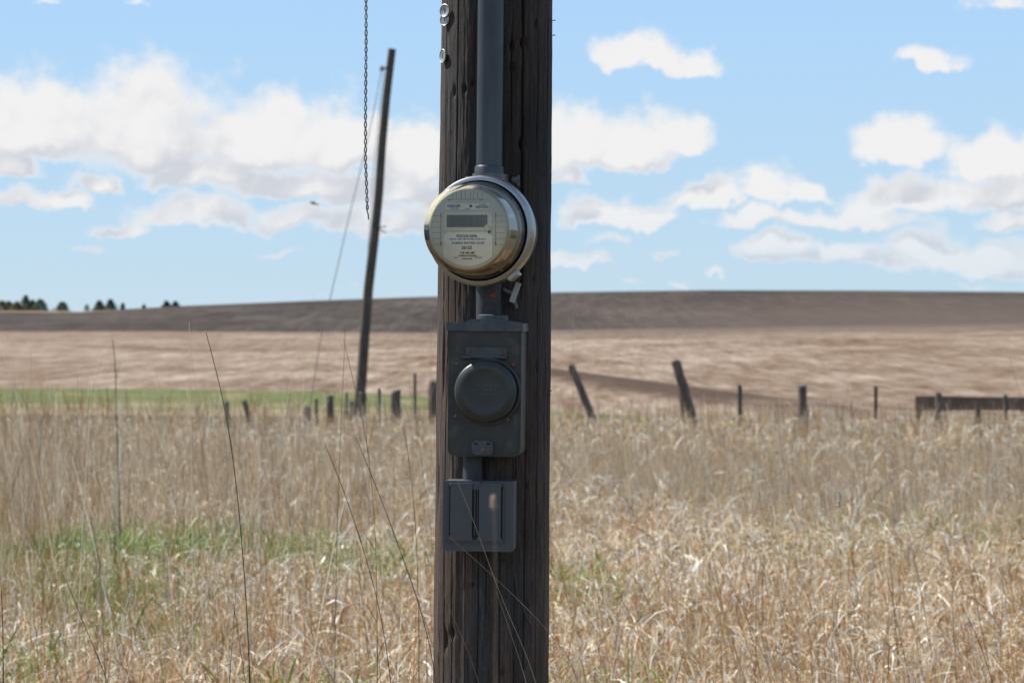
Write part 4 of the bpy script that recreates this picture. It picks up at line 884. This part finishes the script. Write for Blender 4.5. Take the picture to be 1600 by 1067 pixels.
# ------------------------------------------------------------------ single stalks near the camera
def stalk(keys, w_mm, colr, label, head=None, side_leaf=0, kind='weed_stalk', cat='stalk'):
    pts = [P(*k) for k in keys]; tail = pts[-1] - pts[-2]; 
    if tail.z < 0:
        s = max(0.0, (pts[-1].z + .02) / -tail.z); slope = Vector((tail.x, tail.y, 0)) * .35 + Vector((0, 0, tail.z)); slope_k = (pts[-1].z + .02) / -slope.z
        pts.append(pts[-1] + slope * slope_k * .5); pts.append(pts[-1] + (slope * slope_k * .5))
    A_ = np.array([list(p) for p in pts]); seg = np.r_[0, np.cumsum(np.linalg.norm(np.diff(A_, axis=0), axis=1))]; uu = np.linspace(0, seg[-1], 48)
    A2 = np.stack([np.interp(uu, seg, A_[:, i]) for i in range(3)], 1)
    for _ in range(5): A2[1:-1] = (A2[:-2] + 2 * A2[1:-1] + A2[2:]) / 4
    o0 = Vector(A2[-1]); t = tag(empty(kind, o0), label, cat)
    m = M.get(colr); bm = bmesh.new(); tube(bm, [Vector(p) - o0 for p in A2], [w_mm * .82 / 2000 * (.45 + .75 * i / 47) * (1.45 if i % 12 == 6 else 1) for i in range(48)], 6); bm_obj('stem', bm, m, t, True)
    rr = random.Random(int(keys[0][0] * 13))
    if side_leaf:
        for k in range(side_leaf):
            bm = bmesh.new()
            i = rr.randint(4, 30); p = Vector(A2[i]) - o0; a = rr.uniform(0, 6.28); L = rr.uniform(.02, .05)
            tube(bm, [p, p + Vector((math.cos(a) * L * .6, math.sin(a) * L * .6, L * .8)), p + Vector((math.cos(a) * L, math.sin(a) * L, L * 1.1))], [.0007, .0007, .0003], 5)
            bm_obj('side_twig', bm, m, t)
    if head:
        bm = bmesh.new(); i0 = 0; L, r0 = head
        for k in range(60):
            f = rr.random(); p = Vector(A2[0]).lerp(Vector(A2[0]) + (Vector(A2[3]) - Vector(A2[0])).normalized() * L, f) - o0; a = rr.uniform(0, 6.28); ll = r0 * rr.uniform(.7, 1.4)
            tube(bm, [p, p + Vector((math.cos(a) * ll * .5, math.sin(a) * ll * .5, ll * .8)), p + Vector((math.cos(a) * ll * .7, math.sin(a) * ll * .7, ll * 1.5))], [.0008, .0016, .0003], 5)
        bm_obj('seed_head', bm, m, t)
    return t
M['st_dark'] = mat('stalk_dark', (.075, .050, .036), .6, var=.3, vscale=40); M['st_brown'] = mat('stalk_brown', (.20, .13, .085), .6, var=.3, vscale=40)
M['st_pale'] = mat('stalk_pale', (.60, .52, .40), .5, var=.15, vscale=40); M['st_mid'] = mat('stalk_tan', (.34, .25, .17), .6, var=.25, vscale=40)
stalk([(322, 520, 4.3), (340, 585, 4.3), (358, 665, 4.3), (372, 780, 4.3), (384, 920, 4.3), (391, 1067, 4.3)], 3.4, 'st_dark', 'tall sharp dark stalk standing alone far left of the pole')
stalk([(508, 695, 4.4), (530, 745, 4.4), (556, 820, 4.4), (578, 890, 4.4), (596, 960, 4.4), (612, 1067, 4.4)], 3.0, 'st_dark', 'dark stalk with sharp tip leaning left, midway between tall lone stalk and pole')
stalk([(556, 683, 4.3), (586, 755, 4.3), (622, 850, 4.3), (655, 940, 4.3), (680, 1040, 4.3)], 3.0, 'st_dark', 'long dark stalk slanting down towards the left foot of the pole')
stalk([(537, 530, 4.6), (552, 600, 4.6), (570, 660, 4.6), (582, 760, 4.6), (588, 860, 4.6), (590, 1067, 4.6)], 2.2, 'st_brown', 'very tall thin reddish stalk crossing in front of the leaning pole foot', side_leaf=4)
stalk([(630, 662, 4.4), (640, 720, 4.4), (650, 820, 4.4), (654, 940, 4.4), (655, 1067, 4.4)], 2.2, 'st_brown', 'thin upright brown stalk just left of the pole')
stalk([(268, 842, 4.3), (262, 880, 4.3), (261, 960, 4.3), (258, 1067, 4.3)], 2.6, 'st_pale', 'pale whitish upright grass stalk at the lower left')
stalk([(262, 838, 4.3), (268, 846, 4.3), (263, 872, 4.3)], 1.0, 'st_pale', 'bent tip of straw beside the whitish stalk at lower left') if False else None
stalk([(34, 800, 4.8), (30, 850, 4.8), (22, 960, 4.8), (18, 1067, 4.8)], 1.8, 'st_pale', 'thin pale straw at the far left edge')
stalk([(103, 905, 4.3), (125, 960, 4.3), (150, 1020, 4.3), (172, 1067, 4.3)], 3.0, 'st_dark', 'short dark stalk slanting right near the lower left corner')
stalk([(2, 920, 4.2), (5, 980, 4.2), (5, 1067, 4.2)], 4.0, 'st_dark', 'thick dark stalk at the lower left corner of the photo')
stalk([(370, 900, 4.5), (366, 960, 4.5), (358, 1067, 4.5)], 2.4, 'st_brown', 'short brown stalk beside the lower part of the tall lone stalk')
stalk([(176, 530, 15), (181, 580, 15), (181, 640, 15), (184, 690, 15)], 15, 'st_brown', 'blurred dark sapling stalk among the tall grass at the left', side_leaf=16, kind='sapling', cat='sapling')
stalk([(140, 800, 6.5), (155, 870, 6.5), (160, 960, 6.5), (165, 1067, 6.5)], 4.0, 'st_brown', 'brown stalk among matted grass at left, right of the green patch')
stalk([(1312, 770, 4.9), (1308, 850, 4.9), (1302, 950, 4.9), (1296, 1067, 4.9)], 2.2, 'st_pale', 'pale thin straw standing upright in the right half of the meadow', head=(.03, .004))
stalk([(1077, 880, 4.9), (1083, 950, 4.9), (1093, 1040, 4.9), (1096, 1067, 4.9)], 1.8, 'st_pale', 'short pale straw low in the meadow right of the pole')
stalk([(1500, 940, 6.0), (1530, 1000, 6.0), (1552, 1067, 6.0)], 3.6, 'st_dark', 'dark stalk slanting right near the lower right corner')
stalk([(1052, 1067, 4.4), (1064, 1025, 4.4), (1052, 1067, 4.4)], 2, 'st_dark', 'x') if False else None
stalk([(1068, 1020, 5.0), (1058, 1050, 5.0), (1052, 1080, 5.0)], 2.6, 'st_dark', 'short dark twig tip at the bottom right of the pole')
stalk([(862, 985, 4.5), (890, 1020, 4.5), (905, 1067, 4.5)], 2.4, 'st_brown', 'short brown stalk rising just right of the pole foot')
# crossing in front of the pole
stalk([(714, 750, 4.12), (738, 805, 4.12), (760, 870, 4.12), (785, 940, 4.12), (818, 1010, 4.12), (842, 1067, 4.12)], 2.2, 'st_mid', 'thin tan stalk whose tip crosses the twin outlet covers')
stalk([(704, 840, 4.10), (740, 872, 4.10), (775, 903, 4.10), (830, 955, 4.10), (880, 1010, 4.10), (915, 1067, 4.10)], 1.8, 'st_mid', 'tan stalk slanting right across the pole below the outlet box')
stalk([(776, 925, 4.14), (790, 965, 4.14), (808, 1020, 4.14), (826, 1067, 4.14)], 1.8, 'st_mid', 'short tan stalk in the middle of the pole near the bottom')
stalk([(664, 862, 4.14), (690, 920, 4.14), (715, 980, 4.14), (738, 1030, 4.14), (752, 1067, 4.14)], 2.2, 'st_brown', 'brown stalk crossing the lower left front of the pole')
stalk([(690, 1008, 4.16), (700, 1045, 4.16), (706, 1080, 4.16)], 2.2, 'st_brown', 'short brown stalk at the lower left edge of the pole')
stalk([(771, 778, 1.9), (774, 820, 1.9), (777, 880, 1.9), (775, 960, 1.9), (773, 1067, 1.9)], 1.25, 'st_mid', 'blurred near seed stalk standing upright in front of the pole', head=(.009, .0015))
# bird
t = tag(empty('bird', P(491, 318, 60)), 'tiny brown bird flying in the sky left of the hanging cable', 'bird')
bm = bmesh.new(); tube(bm, [(-.11, 0, .02), (-.08, 0, .02), (-.03, 0, .005), (.03, 0, -.01), (.07, 0, -.02), (.13, 0, -.045)], [.006, .022, .030, .026, .014, .008], 10); bm_obj('body', bm, M['st_brown'], t, True)
for s in (-1, 1):
    bm = bmesh.new(); vs = [bm.verts.new(p) for p in ((-.04, 0, .015), (-.06, s * .12, .05), (-.02, s * .20, .03), (.02, s * .10, .03), (.03, 0, .0))]; bm.faces.new(vs)
    bmesh.ops.solidify(bm, geom=bm.faces[:], thickness=.006); bm_obj('wing', bm, M['st_brown'], t)
